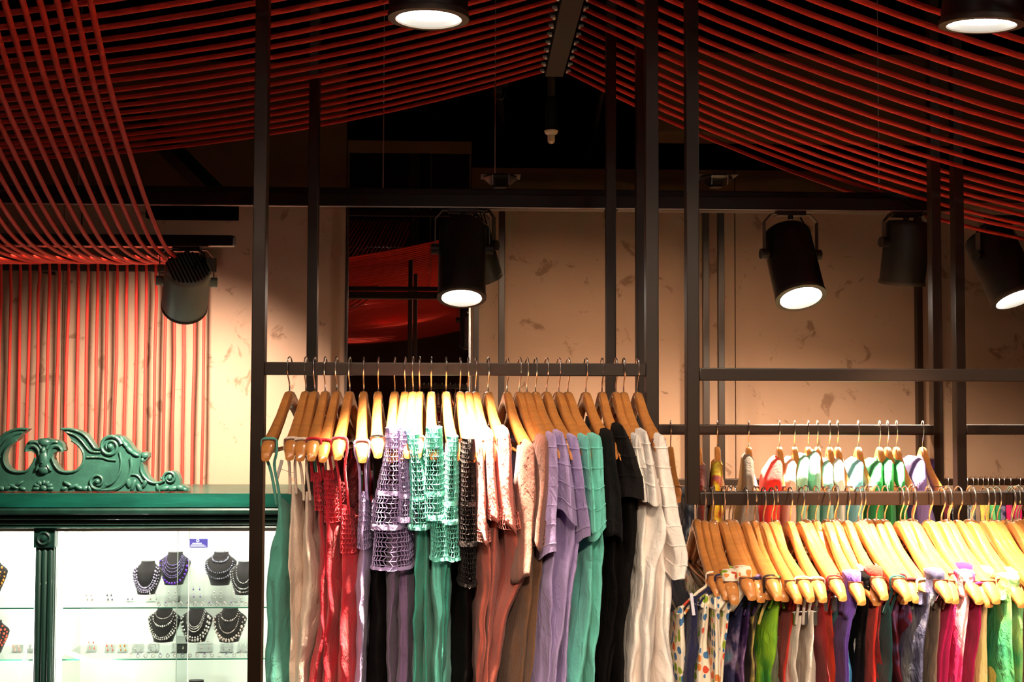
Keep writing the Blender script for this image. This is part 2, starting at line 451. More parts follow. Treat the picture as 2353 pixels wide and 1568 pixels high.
# plank the ropes are tied to
HP = 1.183
plx0, plx1 = 0.245, 0.315
pk = thing('ceiling_plank', 'long brown plank at the ridge where the red ropes are tied', 'plank', (plx0, -4.4, EYE + HP - 0.01))
MB().box(plx0, plx1, -4.4, 3.82, EYE + HP - 0.01, EYE + HP + 0.02, bev=0.002).build('board', 'plank', pk)
for y in (-3.5, -1.5, 0.5, 2.4, 3.7):
    MB().tube([(0.28, y, EYE + HP + 0.02), (0.28, y, CEIL)], 0.006, 6).build('hanger_rod', 'track_black', pk)

# ------------------------------------------------------------------ red ropes
RR = 0.0076
def rope(name_label, pts, group, ferrule=None):
    o = MB().tube(pts, RR, 7).build('rope', 'rope_red', angle=None)
    tag(o, name_label, 'rope', group)
    if ferrule:
        f = MB().tube(ferrule, RR * 1.15, 7).build('ferrule', 'ferrule', o)
    return o
DK = 0.0815
rr = random.Random(3)
for side in (-1, 1):
    n = 92 if side < 0 else 40
    for k in range(n):
        y = 3.765 - DK * k
        j = rr.uniform(-0.012, 0.012); j2 = rr.uniform(-0.004, 0.004)
        pts = []
        if side < 0:
            xe, x_min, zm, z_end = plx0 - 0.008, -2.1 + j * 4, 0.81 + j * .6, -4.45
            c = (HP - 0.002 - zm) / (xe - x_min) ** 2
            xsr = np.linspace(xe, X0 + 0.02, 26)
        else:
            xe, x_min, zm = plx1 + 0.008, 2.9, 0.46 + j * .6 + 0.0055 * min(k, 14)
            c = (HP - 0.002 - zm) / abs(xe - x_min) ** 1.8
            xsr = np.linspace(xe, X1 - 0.02, 26)
        for i, x in enumerate(xsr):
            pts.append((x, y + j2 * math.sin(i), EYE + zm + c * abs(x - x_min) ** (2 if side < 0 else 1.8)))
        # short level start at the ferrule
        fx = xe + (-0.016 if side < 0 else 0.016)
        fer = [(xe, y, EYE + HP - 0.003), (fx, y, EYE + HP - 0.004)]
        vis = 23 if side < 0 else 30
        sd = 'left' if side < 0 else 'right'
        lab = 'red rope slung %s from the plank, %s from the wall' % (sd, nth(k + 1))
        g = 'ropes slung %s from the plank' % sd if k < vis else 'overhead ropes out of frame slung %s' % sd
        rope(lab, pts, g, fer)
# swept ropes: down from the ceiling at left, under the wall bar, then straight down the wall
YBAR = 5.10
prof = [(1.05, 1.72), (1.5, 1.36), (1.9, 1.10), (2.3, 0.880), (2.54, 0.752), (2.85, 0.650), (3.3, 0.530), (3.69, 0.470), (4.27, 0.484), (4.75, 0.528), (YBAR - 0.03, 0.566)]
dd = np.array([p[0] for p in prof]); hh = np.array([p[1] for p in prof])
def smooth_interp(x):
    # Catmull-Rom through the profile
    i = int(np.clip(np.searchsorted(dd, x) - 1, 0, len(dd) - 2))
    p0, p1, p2, p3 = hh[max(i - 1, 0)], hh[i], hh[i + 1], hh[min(i + 2, len(hh) - 1)]
    d0, d1, d2, d3 = dd[max(i - 1, 0)], dd[i], dd[i + 1], dd[min(i + 2, len(dd) - 1)]
    m1 = (p2 - p0) / max(d2 - d0, 1e-6); m2 = (p3 - p1) / max(d3 - d1, 1e-6); h_ = d2 - d1; t = (x - d1) / h_
    return (2 * t**3 - 3 * t**2 + 1) * p1 + (t**3 - 2 * t**2 + t) * h_ * m1 + (-2 * t**3 + 3 * t**2) * p2 + (t**3 - t**2) * h_ * m2
zbar = PZ(620, YBAR, 250) - EYE
for i in range(24):
    xb = PX(466 - 22.35 * i, 860, YBAR); xt = PX(208 - 40 * i, 0, 2.3)
    jj = rr.uniform(-0.012, 0.012)
    pts = []
    for d in np.linspace(1.05, YBAR - 0.03, 40):
        pts.append((xt + (xb - xt) * (d - 2.3) / (YBAR - 2.3), d, EYE + smooth_interp(d) + jj * math.sin((d - 1) * 0.76)))
    pts += [(xb, YBAR - 0.008, EYE + 0.566), (xb, YBAR + 0.002, EYE + 0.556), (xb + rr.uniform(-.002, .002), YBAR + 0.005, EYE + 0.50)]
    for z in np.linspace(0.40, -2.15, 9): pts.append((xb + rr.uniform(-.003, .003), YBAR + 0.005 + rr.uniform(-.01, .01), EYE + z))
    rope('red rope sweeping down the left wall behind the cabinet, %s from the right' % nth(i + 1), pts, 'ropes sweeping down the left wall')
# the bar they pass under
wbx = thing('rope_bar', 'brown wooden bar along the wall that the red ropes pass over', 'bar', (X0, YBAR, EYE + 0.5))
xr = PX(492, 615, YBAR)
MB().box(X0 + 0.02, xr, YBAR + 0.012, YBAR + 0.05, EYE + 0.525, EYE + 0.60, bev=0.004).build('bar', 'plank', wbx)
MB().box(X0 + 0.02, xr - 0.1, YBAR + 0.05, YW - 0.001, EYE + 0.585, EYE + 0.60).build('ledge', 'plank', wbx, smooth=False)
for x in np.arange(-4.2, xr, 0.62):
    MB().box(x - 0.012, x + 0.012, YBAR + 0.05, YW - 0.001, EYE + 0.53, EYE + 0.56).build('bracket', 'track_black', wbx, smooth=False)
# ------------------------------------------------------------------ spotlights
def frame_to(d, origin):
    q = Vector((0, 0, 1)).rotation_difference(Vector(d).normalized())
    return Matrix.Translation(origin) @ q.to_matrix().to_4x4()
def spotlight(label, L, d, length, R, on, energy=0, cone=40, blend=0.7, top_z=None, body='lamp_black', grille=False, yoke=True, color=WARM, group='track spotlights', flap=False, lens_mat='lens_on', top_y=None):
    d = Vector(d).normalized(); L = Vector(L)
    M = frame_to(d, L)
    piv = L - d * length * 0.66
    ax = d.cross(Vector((0, 0, 1)))
    if ax.length < 0.12: ax = Vector((1, 0, 0))
    ax = Vector((ax.x, ax.y, 0)).normalized()
    if ax.x < 0: ax = -ax
    tz = top_z if top_z is not None else piv.z + 0.25
    r = thing('spotlight', label, 'spotlight', (piv.x, piv.y, tz), group)
    b = MB().lathe([(R * 0.55, -length - 0.004), (R * 0.9, -length), (R, -length + 0.015), (R, 0), (R * 0.83, 0.001), (R * 0.82, -0.016)], 32, M).build('body', body, r)
    MB().lathe([(R * 0.2, -0.006), (R * 0.6, -0.009), (R * 0.815, -0.013)], 32, M).build('lens', lens_mat if on else 'lens_off', b)
    MB().lathe([(R * 1.002, -0.012), (R * 1.03, -0.008), (R * 1.03, 0.003), (R * 0.84, 0.004), (R * 0.83, 0.0)], 32, M, cap=False).build('rim', 'yoke_grey' if on else body, b)
    if grille:
        for k in range(-5, 6):
            w = math.sqrt(max(0.03, 1 - (k / 6.2) ** 2)) * R * 0.85
            m = MB()
            vs = [M @ Vector((k * R / 6.4 + a * 0.0028, bb * w, -length - 0.006 + c * 0.004)) for c in (-1, 1) for bb in (-1, 1) for a in (-1, 1)]
            m.add(vs, [(0, 2, 3, 1), (4, 5, 7, 6), (0, 1, 5, 4), (2, 6, 7, 3), (0, 4, 6, 2), (1, 3, 7, 5)])
            m.build('grille_bar', 'lamp_black', b, smooth=False)
    if yoke:
        yt = max(piv.z + R * 0.9 + 0.07, (L - d * length).z + 0.045)
        yt = min(yt, tz - 0.012)
        pts = [piv + ax * (R * 1.13) * -1]
        pts = [piv - ax * R * 1.15, Vector((piv.x, piv.y, yt - 0.03)) - ax * R * 1.15, Vector((piv.x, piv.y, yt)) - ax * R * 0.85,
               Vector((piv.x, piv.y, yt)) + ax * R * 0.85, Vector((piv.x, piv.y, yt - 0.03)) + ax * R * 1.15, piv + ax * R * 1.15]
        m = MB(); n2 = ax.cross(Vector((0, 0, 1))).normalized()
        vs = []
        for i, p in enumerate(pts):
            t = (pts[min(i + 1, 5)] - pts[max(i - 1, 0)]).normalized(); o = n2.cross(t).normalized()
            vs += [p + n2 * 0.011 + o * 0.002, p + n2 * 0.011 - o * 0.002, p - n2 * 0.011 - o * 0.002, p - n2 * 0.011 + o * 0.002]
        fs = [(i * 4 + k, i * 4 + (k + 1) % 4, i * 4 + 4 + (k + 1) % 4, i * 4 + 4 + k) for i in range(5) for k in range(4)] + [(3, 2, 1, 0), (20, 21, 22, 23)]
        m.add(vs, fs); m.build('yoke', 'yoke_grey', r, smooth=False)
        for s in (-1, 1):
            c = piv + ax * s * R * 1.15
            MB().tube([c - ax * s * 0.015, c + ax * s * 0.014], 0.020, 12).build('knob', body, r)
        stem0 = Vector((piv.x, piv.y, yt))
    else:
        stem0 = L - d * length
        yt = stem0.z
    MB().tube([stem0 - Vector((0, 0, 0.02)), (piv.x, piv.y, tz)], 0.010, 10).build('stem', body, r)
    MB().box(piv.x - 0.055, piv.x + 0.055, piv.y - 0.02, piv.y + 0.02, tz - 0.022, tz, bev=0.004).build('track_adapter', 'track_black', r)
    back = L - d * (length + 0.002)
    if yoke:
        MB().tube([back + ax * 0.02, back + ax * 0.05 + Vector((0, -0.02, 0.035)), back + ax * 0.075 + Vector((0, -0.025, 0.015)), back + ax * 0.06 + Vector((0, 0, 0.06)), (piv.x + ax.x * 0.03, piv.y, tz - 0.01)], 0.0035, 6).build('cable', 'lamp_black', r)
    if flap:
        c = piv + ax * R * 1.0
        vs = [c + ax * 0.0 + Vector((0, -.05, .10)), c + ax * 0.02 + Vector((0, .07, .10)), c + ax * 0.10 + Vector((0, .08, -.06)), c + ax * 0.09 + Vector((0, -.04, -.06)), c + ax * 0.03 + Vector((0, -.04, -.10)), c + ax * 0.03 + Vector((0, .07, -.10))]
        vs2 = [v + Vector((0.004, 0, 0.002)) for v in vs]
        m = MB().add(vs + vs2, [(0, 1, 2, 3), (3, 2, 5, 4), (9, 8, 7, 6), (10, 11, 8, 9), (0, 3, 9, 6), (3, 4, 10, 9), (1, 7, 8, 2), (2, 8, 11, 5), (0, 6, 7, 1), (4, 5, 11, 10)])
        m.build('side_flap', 'lamp_black', r, smooth=False)
    if on and energy:
        s = spot_lamp('spotlight_beam', L + d * 0.012, d, energy, cone, blend, color)
        s.location = s.location - r.location; s.parent = r
    return r

def aim(px, py, d, length, Yp):
    """lens point at a pixel so that the lamp's pivot hangs exactly under the track at depth Yp"""
    dn = Vector(d).normalized()
    return P(px, py, Yp + dn.y * length * 0.66), d, length
spotlight('lit black spotlight at the top edge above the front rack', P(985, 42, 2.19), (0.0, 0.08, -1), 0.16, 0.089, True, S1E, 31, 1.0, top_z=EYE + 1.30, yoke=False)
spotlight('lit black spotlight in the top right corner', P(2255, 56, 2.12), (-0.06, 0.15, -1), 0.16, 0.086, True, S2E, 37, 1.0, top_z=EYE + 1.30, yoke=False)
spotlight('lit black spotlight under the long track in front of the mirror', *aim(1061, 684, (0.0, -0.36, -1), 0.30, YT), 0.088, True, 60, 70, 0.9, top_z=TRACK_Z)
spotlight('lit black spotlight under the long track, centre of the right half', *aim(1840, 684, (0.05, -0.52, -1), 0.29, YT), 0.090, True, 900, 66, 0.9, top_z=TRACK_Z)
spotlight('lit black spotlight cut off by the right edge', *aim(2336, 686, (0.20, -0.45, -1), 0.29, YT + 0.2), 0.094, True, 90, 60, 0.9, top_z=z0c)
spotlight('dark grey spotlight turned to the wall near the right rack post', *aim(2072, 652, (-0.04, 0.20, -1), 0.235, YT), 0.082, True, 215, 150, 0.5, top_z=TRACK_Z, body='lamp_black')
# grey can turned towards the wall, grille end to the camera
spotlight('grey spotlight turned to the wall showing its slotted back', *aim(424, 704, (-0.36, 1.0, -0.70), 0.25, YT2), 0.090, True, 330, 96, 1.0, top_z=z0b, color=(1.0, 0.84, 0.68), body='lamp_grey', grille=True)
# second can behind the mirror spotlight
spotlight('black spotlight hiding behind the one in front of the mirror', P(1112, 640, YT + 0.18), (0.30, 0.45, -1), 0.20, 0.075, True, 110, 120, 0.8, top_z=TRACK_Z + 0.02)
# slim wall-washer lamps added out of sight behind the tracks to brighten the wall
for k, (pa, pb, e_, lab, yy, zz) in enumerate(((-200, 400, WW[0], 'short track above the cabinet', YT2 + 0.03, z0b + 0.002), (1085, 1390, WW[1], 'long track by the mirror', YT + 0.095, TRACK_Z + 0.012), (1420, 2180, WW[2], 'long track beside the right frame', YT + 0.095, TRACK_Z + 0.012))):
    x0, x1 = PX(pa, 460, yy), PX(pb, 460, yy)
    w_ = thing('added_wall_washer', 'slim black wall-washer lamp added unseen behind the %s' % lab, 'lamp', (x0, yy, zz))
    MB().box(x0, x1, yy, yy + 0.055, zz, zz + 0.030, bev=0.003).build('housing', 'track_black', w_)
    al = area_lamp('added_washer_light', ((x0 + x1) / 2, yy + 0.065, zz + 0.006), (0, 0.66, -0.75), e_, x1 - x0, 0.03, WARM2, spread=math.radians(110))

# hanging unlit lamp with a clear glass bulb, high in the recess
hl = thing('pendant_lamp', 'unlit pendant lamp with clear glass bulb below the ropes', 'lamp', P(1267, 170, 4.6))
c = P(1267, 170, 4.6)
MB().tube([(c.x, c.y, CEIL), (c.x, c.y, PZ(225, 4.6))], 0.018, 10).build('tube', 'plank', hl)
MB().lathe([(0.030, PZ(296, 4.6)), (0.030, PZ(230, 4.6)), (0.022, PZ(222, 4.6))], 16, Matrix.Translation((c.x, c.y, 0))).build('holder', 'lamp_black', hl)
MB().lathe([(0.012, PZ(297, 4.6)), (0.034, PZ(300, 4.6)), (0.030, PZ(306, 4.6)), (0.018, PZ(310, 4.6)), (0.017, PZ(325, 4.6)), (0.010, PZ(329, 4.6))], 16, Matrix.Translation((c.x, c.y, 0))).build('glass_bulb', mat('bulb', srgb(220, 200, 170), rough=0.15, spec=0.8), hl)
# black uplights standing on the track
for px, lab in ((1150, 'black bowl uplight on the track left of centre'), (1645, 'black bowl uplight on the track near the right rack post')):
    u = thing('uplight', lab, 'uplight', P(px, 431, YT + 0.06), 'bowl uplights on the track')
    o = P(px, 431, YT + 0.06)
    MB().lathe([(0.028, 0.0), (0.06, 0.028), (0.066, 0.036), (0.062, 0.036), (0.05, 0.026)], 6, Matrix.Translation(o)).build('bowl', 'track_black', u, smooth=False)
    MB().box(o.x - 0.075, o.x + 0.075, o.y - 0.05, o.y + 0.05, o.z + 0.040, o.z + 0.044).build('top_plate', 'track_black', u, smooth=False)
    for s in (-0.03, 0.03):
        MB().tube([(o.x + s, o.y - 0.06, o.z), (o.x + s, o.y - 0.064, o.z + 0.038)], 0.0018, 5).build('clip', 'alu', u)
# small camera-like projector by the strut, high up
pj = thing('ceiling_camera', 'small dark ceiling camera on a strut left of the plank end', 'camera', P(1145, 205, 5.0))
o = P(1145, 205, 5.0)
MB().box(o.x - 0.03, o.x + 0.02, o.y - 0.04, o.y + 0.04, o.z - 0.03, o.z + 0.03, bev=0.006).build('body', 'track_black', pj)
MB().tube([(o.x + 0.035, o.y - 0.05, o.z + 0.01), (o.x + 0.035, o.y + 0.02, o.z + 0.01)], 0.018, 12).build('lens_barrel', 'track_black', pj)
MB().tube([(o.x - 0.04, o.y, o.z - 0.01), (o.x - 0.02, o.y, o.z - 0.05), (o.x + 0.02, o.y, o.z - 0.055), (o.x + 0.04, o.y, o.z - 0.02)], 0.004, 6).build('cable', 'track_black', pj)
MB().tube([(o.x, o.y, o.z + 0.03), (o.x, o.y, CEIL)], 0.01, 6).build('pole', 'track_black', pj)

# fill spotlights on tracks added above and behind the camera to light the clothes
for yy, zz, items in ((0.72, 1.50, ((-1.25, (0.28, 1.0, -0.98)), (-0.35, (0.10, 1.0, -1.05)), (0.55, (-0.02, 1.0, -1.05)), (1.35, (-0.05, 1.0, -1.1)), (2.1, (-0.05, 1.0, -1.1)))),
                      (-1.60, 1.50, ((-1.3, (0.22, 1.0, -0.44)), (0.1, (0.07, 1.0, -0.44)), (1.0, (0.04, 1.0, -0.48)), (1.95, (-0.03, 1.0, -0.48))))):
    tr = thing('lighting_track', 'added black lighting track overhead %s the camera' % ('above' if yy > 0 else 'behind'), 'lighting track', (-2.2, yy, EYE + zz))
    MB().box(-2.2, 2.6, yy - 0.02, yy + 0.02, EYE + zz, EYE + zz + 0.03, bev=0.003).build('beam', 'track_black', tr)
    for i, (x, d) in enumerate(items):
        ln = 0.2; dn = Vector(d).normalized()
        spotlight('added lit black spotlight on the track overhead %s the camera, %s from the left' % ('above' if yy > 0 else 'behind', nth(i + 1)), Vector((x, yy, EYE + zz - 0.22)) + dn * ln * .66, d, ln, 0.08, True, (OVER if yy > 0 else FRONT)[i], 50 if yy > 0 else 36, 1.0, top_z=EYE + zz, group='added fill spotlights out of frame')
# downlights added over the unseen floor so its bounce brightens the ropes from below
for i, (x, y) in enumerate(((-2.6, 0.4), (-0.9, -0.9), (0.9, -0.9), (2.8, 0.4), (-1.8, -2.8), (1.8, -2.8), (-2.9, 2.6), (0.2, 0.9))):
    spotlight('added lit black downlight over the shop floor out of frame, %s in order' % nth(i + 1), (x, y, EYE + 1.55), (0.02, 0, -1), 0.18, 0.08, True, DOWN, 95, 0.6, top_z=CEIL, yoke=False, group='added downlights out of frame')

# ------------------------------------------------------------------ green jewellery cabinet
YC = 4.72
cx = PX(104, 1180, YC)
hw = PX(790, 1180, YC) - cx
cab = thing('display_cabinet', 'antique green painted display cabinet with carved crest and glass shelves', 'cabinet', (cx, YC, 0))
def zc(py): return PZ(py, YC, 300)
prof = [(1132, .050), (1163, .050), (1165, .058), (1169, .064), (1176, .062), (1180, .052), (1181, .018), (1185, .018), (1186, .034), (1190, .040), (1193, .034), (1194, .012), (1198, .012), (1199, .026), (1204, .030), (1205, .010), (1206.5, .022), (1211, .028), (1214, .016), (1215, .0)]
def extr(prof_yz, x0, x1):
    n = len(prof_yz)
    vs = [(x, y, z) for x in (x0, x1) for y, z in prof_yz]
    fs = [(i, (i + 1) % n, n + (i + 1) % n, n + i) for i in range(n)] + [tuple(range(n))[::-1], tuple(range(n, 2 * n))]
    return MB().add(vs, fs)
flat = [(YC - o_, zc(p_)) for p_, o_ in prof[:2]]
extr([(YC + 0.34, zc(1132))] + flat + [(YC + 0.34, zc(1163.5))], cx - hw, cx + hw).build('cornice_board', 'green_paint', cab, angle=20)
mould = [(YC - o_, zc(p_) - 0.0004) for p_, o_ in prof[2:]]
extr([(YC + 0.34, zc(1164.5))] + mould + [(YC + 0.34, zc(1215))], cx - hw, cx + hw).build('cornice_moulding', 'green_dark', cab, angle=20)
# crest
crest = []
Q = lambda zx, zy: P(zx / 3.795, 960 + zy / 3.795, YC - 0.02)
mirx = lambda p: Vector((2 * PX(385 / 3.795, 1050, YC - 0.02) - p.x, p.y, p.z))
outline = [(1650, 645), (1640, 615), (1605, 592), (1570, 588), (1568, 545), (1550, 500), (1525, 475), (1490, 465), (1455, 478), (1432, 505), (1425, 540), (1395, 566), (1350, 566), (1300, 530), (1262, 465), (1245, 395), (1270, 375), (1292, 345), (1290, 312), (1250, 300), (1222, 315), (1165, 275), (1125, 215), (1075, 170), (1000, 148), (935, 160), (888, 200), (870, 265), (832, 270), (800, 215), (750, 150), (690, 115), (610, 95), (535, 102), (592, 150), (625, 195), (680, 230), (722, 280), (738, 340), (728, 400), (690, 448), (640, 470), (580, 475), (520, 463), (478, 410), (455, 350), (462, 315), (500, 292), (545, 300), (560, 285), (545, 228), (515, 200), (470, 200), (430, 185), (385, 178)]
right = [Q(*p) for p in outline]
left = [mirx(p) for p in right[:-1]][::-1]
loop = right + left
bm = bmesh.new()
vf = [bm.verts.new(p) for p in loop]
f = bm.faces.new(vf)
ext = bmesh.ops.extrude_face_region(bm, geom=[f])
for v in [g for g in ext['geom'] if isinstance(g, bmesh.types.BMVert)]: v.co.y += 0.045
bmesh.ops.recalc_face_normals(bm, faces=bm.faces)
big = [q for q in bm.faces if len(q.verts) > 4]
bmesh.ops.triangulate(bm, faces=big)
bm.verts.index_update()
m = MB().add([v.co[:] for v in bm.verts], [[v.index for v in q.verts] for q in bm.faces]); bm.free()
crest_o = m.build('crest', 'green_carve', cab, angle=35)
def carve(pts, r, name='carved_moulding', taper=False, off=0.004):
    for mirror in (False, True):
        pp = [Q(*p) for p in pts]
        # smooth the polyline (Chaikin)
        for _ in range(2):
            q = [pp[0]]
            for a_, b_ in zip(pp[:-1], pp[1:]): q += [a_ * 0.75 + b_ * 0.25, a_ * 0.25 + b_ * 0.75]
            pp = q + [pp[-1]]
        if mirror: pp = [mirx(p) for p in pp]
        pp = [p + Vector((0, -off, 0)) for p in pp]
        rs = [r * (0.35 + 0.65 * math.sin(PI * min(1, max(0.08, i / (len(pp) - 1))))) for i in range(len(pp))] if taper else r
        MB().tube(pp, rs, 6).build(name, 'green_carve', crest_o)
def volute(cx_, cy_, R_, turns, start, r, sgn=1):
    pts = []
    for i in range(int(16 * turns) + 1):
        t = i / (16 * turns); a_ = start + sgn * 2 * PI * turns * t; q = R_ * (1 - 0.88 * t)
        pts.append((cx_ + q * math.cos(a_), cy_ + q * math.sin(a_)))
    for mirror in (False, True):
        pp = [Q(*p) + Vector((0, -0.006, 0)) for p in pts]
        if mirror: pp = [mirx(p) for p in pp]
        MB().tube(pp, [r * (1 - 0.45 * i / len(pp)) for i in range(len(pp))], 6).build('volute', 'green_carve', crest_o)
        c_ = Q(cx_, cy_); c_ = mirx(c_) if mirror else c_
        MB().ball(c_ + Vector((0, -0.008, 0)), r * 1.7, 10, 6).build('volute_eye', 'green_carve', crest_o)
carve([(535, 100), (610, 97), (690, 118), (750, 155), (800, 222), (832, 272), (872, 268)], 0.0062)
carve([(585, 128), (660, 152), (715, 200), (765, 270), (800, 300), (880, 302)], 0.0052)
carve([(628, 198), (682, 233), (722, 282), (738, 340), (728, 400), (690, 450), (640, 472), (580, 477), (520, 465), (478, 412), (456, 350)], 0.0062)
carve([(760, 345), (900, 345), (945, 368), (1015, 372)], 0.0045)
carve([(1045, 300), (1065, 390), (1045, 490), (985, 575), (905, 600)], 0.0055)
carve([(1145, 350), (1155, 440), (1115, 540), (1040, 612), (950, 632), (860, 630), (800, 600)], 0.0085)
carve([(1242, 385), (1225, 450), (1258, 520), (1320, 568), (1395, 570), (1430, 548)], 0.0062)
carve([(1130, 495), (1205, 497), (1245, 565)], 0.0045)
volute(968, 250, 98, 2.1, -0.2, 0.0085, -1)
volute(856, 555, 78, 1.9, 0.3, 0.0075, 1)
volute(1484, 524, 60, 1.8, 2.6, 0.0065, 1)
def blob(zx, zy, rx, ry, ang=0, name='carved_leaf', d=0.010):
    for mirror in (False, True):
        if mirror and abs(zx - 385) < 2: continue
        c_ = Q(zx, zy); c_ = mirx(c_) if mirror else c_
        m_ = MB().ball((0, 0, 0), 1, 8, 6)
        k = YC / F / 3.795; a_ = -ang if mirror else ang
        vs = []
        for v in m_.v:
            x_, z_ = v[0] * rx * k, v[2] * ry * k
            vs.append((c_.x + x_ * math.cos(a_) - z_ * math.sin(a_), c_.y - 0.002 + v[1] * d, c_.z + x_ * math.sin(a_) + z_ * math.cos(a_)))
        MB().add(vs, m_.f).build(name, 'green_carve', crest_o)
for zx, zy, rx, ry, a_ in [(1065, 195, 18, 42, .5), (1095, 235, 18, 45, .7), (1130, 280, 20, 45, .8), (1180, 318, 18, 42, 1.1), (1262, 330, 32, 26, .2), (1245, 370, 16, 22, 0),
                           (1120, 560, 24, 55, .2), (1165, 590, 20, 55, -.3), (1215, 610, 20, 42, .5), (1265, 575, 18, 40, -.4), (1375, 605, 16, 34, .2), (1440, 618, 42, 20, .3), (1510, 618, 42, 22, .2), (1570, 612, 38, 24, -.2), (1615, 628, 26, 18, -.4),
                           (590, 575, 44, 16, -.5), (640, 600, 46, 16, .4), (690, 610, 40, 18, -.4), (740, 618, 30, 20, .5), (785, 618, 16, 30, .4), (560, 618, 30, 16, .3), (1410, 530, 12, 14, 0)]:
    blob(zx, zy, rx, ry, a_)
# mask in the middle of the crest
blob(385, 370, 46, 90, 0, 'mask', 0.022); blob(385, 285, 26, 34, 0, 'mask_brow', 0.020); blob(385, 455, 52, 40, 0, 'mask_chin', 0.018)
blob(385, 388, 11, 11, 0, 'mask_mouth', 0.030); blob(385, 215, 52, 34, 0, 'mask_crown', 0.016); blob(430, 430, 16, 46, .5, 'mask_beard', 0.016)
carve([(420, 350), (428, 285), (465, 245), (512, 245), (542, 275), (540, 298)], 0.0085, 'horn')
carve([(410, 270), (430, 225), (470, 208), (510, 215)], 0.0075, 'horn')
for k in range(7):
    a_ = PI * k / 6
    blob(385 + 62 * math.cos(a_) if k != 3 else 385, 618 - 52 * math.sin(a_), 24, 16, a_ if k < 3 else (a_ if k > 3 else PI / 2), 'rosette_petal')
    if k == 3: pass
blob(385, 615, 32, 28, 0, 'rosette_eye', 0.016)
# uprights
def upright(px0, px1, full):
    x0, x1 = PX(px0, 1235, YC), PX(px1, 1235, YC); xm = (x0 + x1) / 2
    MB().box(x0, x1, YC - 0.012, YC + 0.30, zc(1258), zc(1214), bev=0.003).build('upright_block', 'green_dark', cab)
    M = frame_to((0, -1, 0), (xm, YC - 0.012, (zc(1258) + zc(1214)) / 2))
    MB().lathe([(0.034, 0), (0.034, 0.004), (0.028, 0.009), (0.022, 0.004), (0.014, 0.003), (0.012, 0.010), (0.004, 0.013)], 24, M).build('roundel', 'green_dark', cab)
    MB().box(x0 + 0.006, x1 - 0.006, YC - 0.001, YC + 0.30, 0, zc(1258)).build('upright_core', 'green_dark', cab, smooth=False)
    w = (x1 - x0 - 0.014) / 3
    for k in range(3):
        xx = x0 + 0.007 + w * (k + 0.5)
        MB().lathe([(w * 0.48, 0.02), (w * 0.48, zc(1262) - 0.01), (w * 0.2, zc(1262))], 12, Matrix.Translation((xx, YC + 0.004, 0))).build('reed', 'green_dark', cab)
upright(80, 128, True)
upright(742, 788, True)
lxa = 104 - (742 - 104); upright(lxa - 46, lxa, True)
YBK = YC + 0.31
for (pa, pb) in ((128, 742), (lxa, 80)):
    x0, x1 = PX(pa, 1235, YC), PX(pb, 1235, YC)
    MB().box(x0 - 0.02, x1 + 0.02, YBK, YBK + 0.02, 0.02, zc(1214)).build('back_panel', 'case_white', cab, smooth=False)
    MB().box(x0 - 0.008, x0 + 0.001, YC + 0.02, YBK, 0.02, zc(1214)).build('side_panel', 'case_white', cab, smooth=False)
    MB().box(x1 - 0.001, x1 + 0.008, YC + 0.02, YBK, 0.02, zc(1214)).build('side_panel', 'case_white', cab, smooth=False)
    MB().box(x0, x1, YC + 0.01, YBK, zc(1214), zc(1212)).build('case_top', 'case_white', cab, smooth=False)
    MB().box(x0, x1, YC + 0.005, YC + 0.035, zc(1222), zc(1215.5), bev=0.001).build('door_rail', 'case_metal', cab)
    MB().box(x0, x1, YC + 0.01, YBK, 0.30, 0.33).build('case_floor', 'case_white', cab, smooth=False)
    for py in (1393, 1510, 1650):
        z = PZ(py, YC + 0.05)
        sh = MB().box(x0 + 0.004, x1 - 0.004, YC + 0.0505, YBK - 0.004, z - 0.006, z).build('glass_shelf', 'acrylic', cab, smooth=False)
        MB().box(x0 + 0.004, x1 - 0.004, YC + 0.049, YC + 0.0505, z - 0.006, z).build('shelf_edge', 'glass_edge', sh, smooth=False)
    xm1, xm2 = (PX(405, 1235, YC), PX(433, 1235, YC)) if pa == 128 else (x0 + 0.6, x0 + 0.66)
    for k, (u, v, y) in enumerate(((x0, xm2, YC + 0.012), (xm1, x1, YC + 0.026))):
        g = MB().box(u, v, y, y + 0.003, 0.34, zc(1221)).build('glass_door', 'glass', cab, smooth=False)
        e_ = v if k == 0 else u
        MB().box(e_ - 0.0012, e_ + 0.0012, y - 0.0002, y + 0.0035, 0.34, zc(1221)).build('glass_edge', mat('pale_edge', srgb(225, 232, 222), rough=0.3), g, smooth=False)
    # fluorescent tubes tucked under the cabinet top
    for yy in (YC + 0.06, YC + 0.22):
        tb = MB().tube([(x0 + 0.03, yy, zc(1214) - 0.014), (x1 - 0.03, yy, zc(1214) - 0.014)], 0.008, 8).build('lamp_tube', mat('tube_glow', (1.0, 0.97, 0.86, 1), emit=5.0), cab)
    al = area_lamp('case_lamp', ((x0 + x1) / 2, YC + 0.12, zc(1214) - 0.03), (0, 0.25, -1), CASE, x1 - x0 - 0.1, 0.12, (1.0, 0.97, 0.88))
    for xx, s_ in ((x0 + 0.012, 1), (x1 - 0.012, -1)):
        MB().tube([(xx, YC + 0.05, 0.36), (xx, YC + 0.05, zc(1218))], 0.007, 8).build('lamp_tube', 'tube_glow', cab)
        area_lamp('case_lamp', (xx + s_ * 0.012, YC + 0.055, (0.36 + zc(1218)) / 2), (s_, 0.55, 0), CASE * 0.9, 0.02, zc(1218) - 0.4, (1.0, 0.97, 0.88))
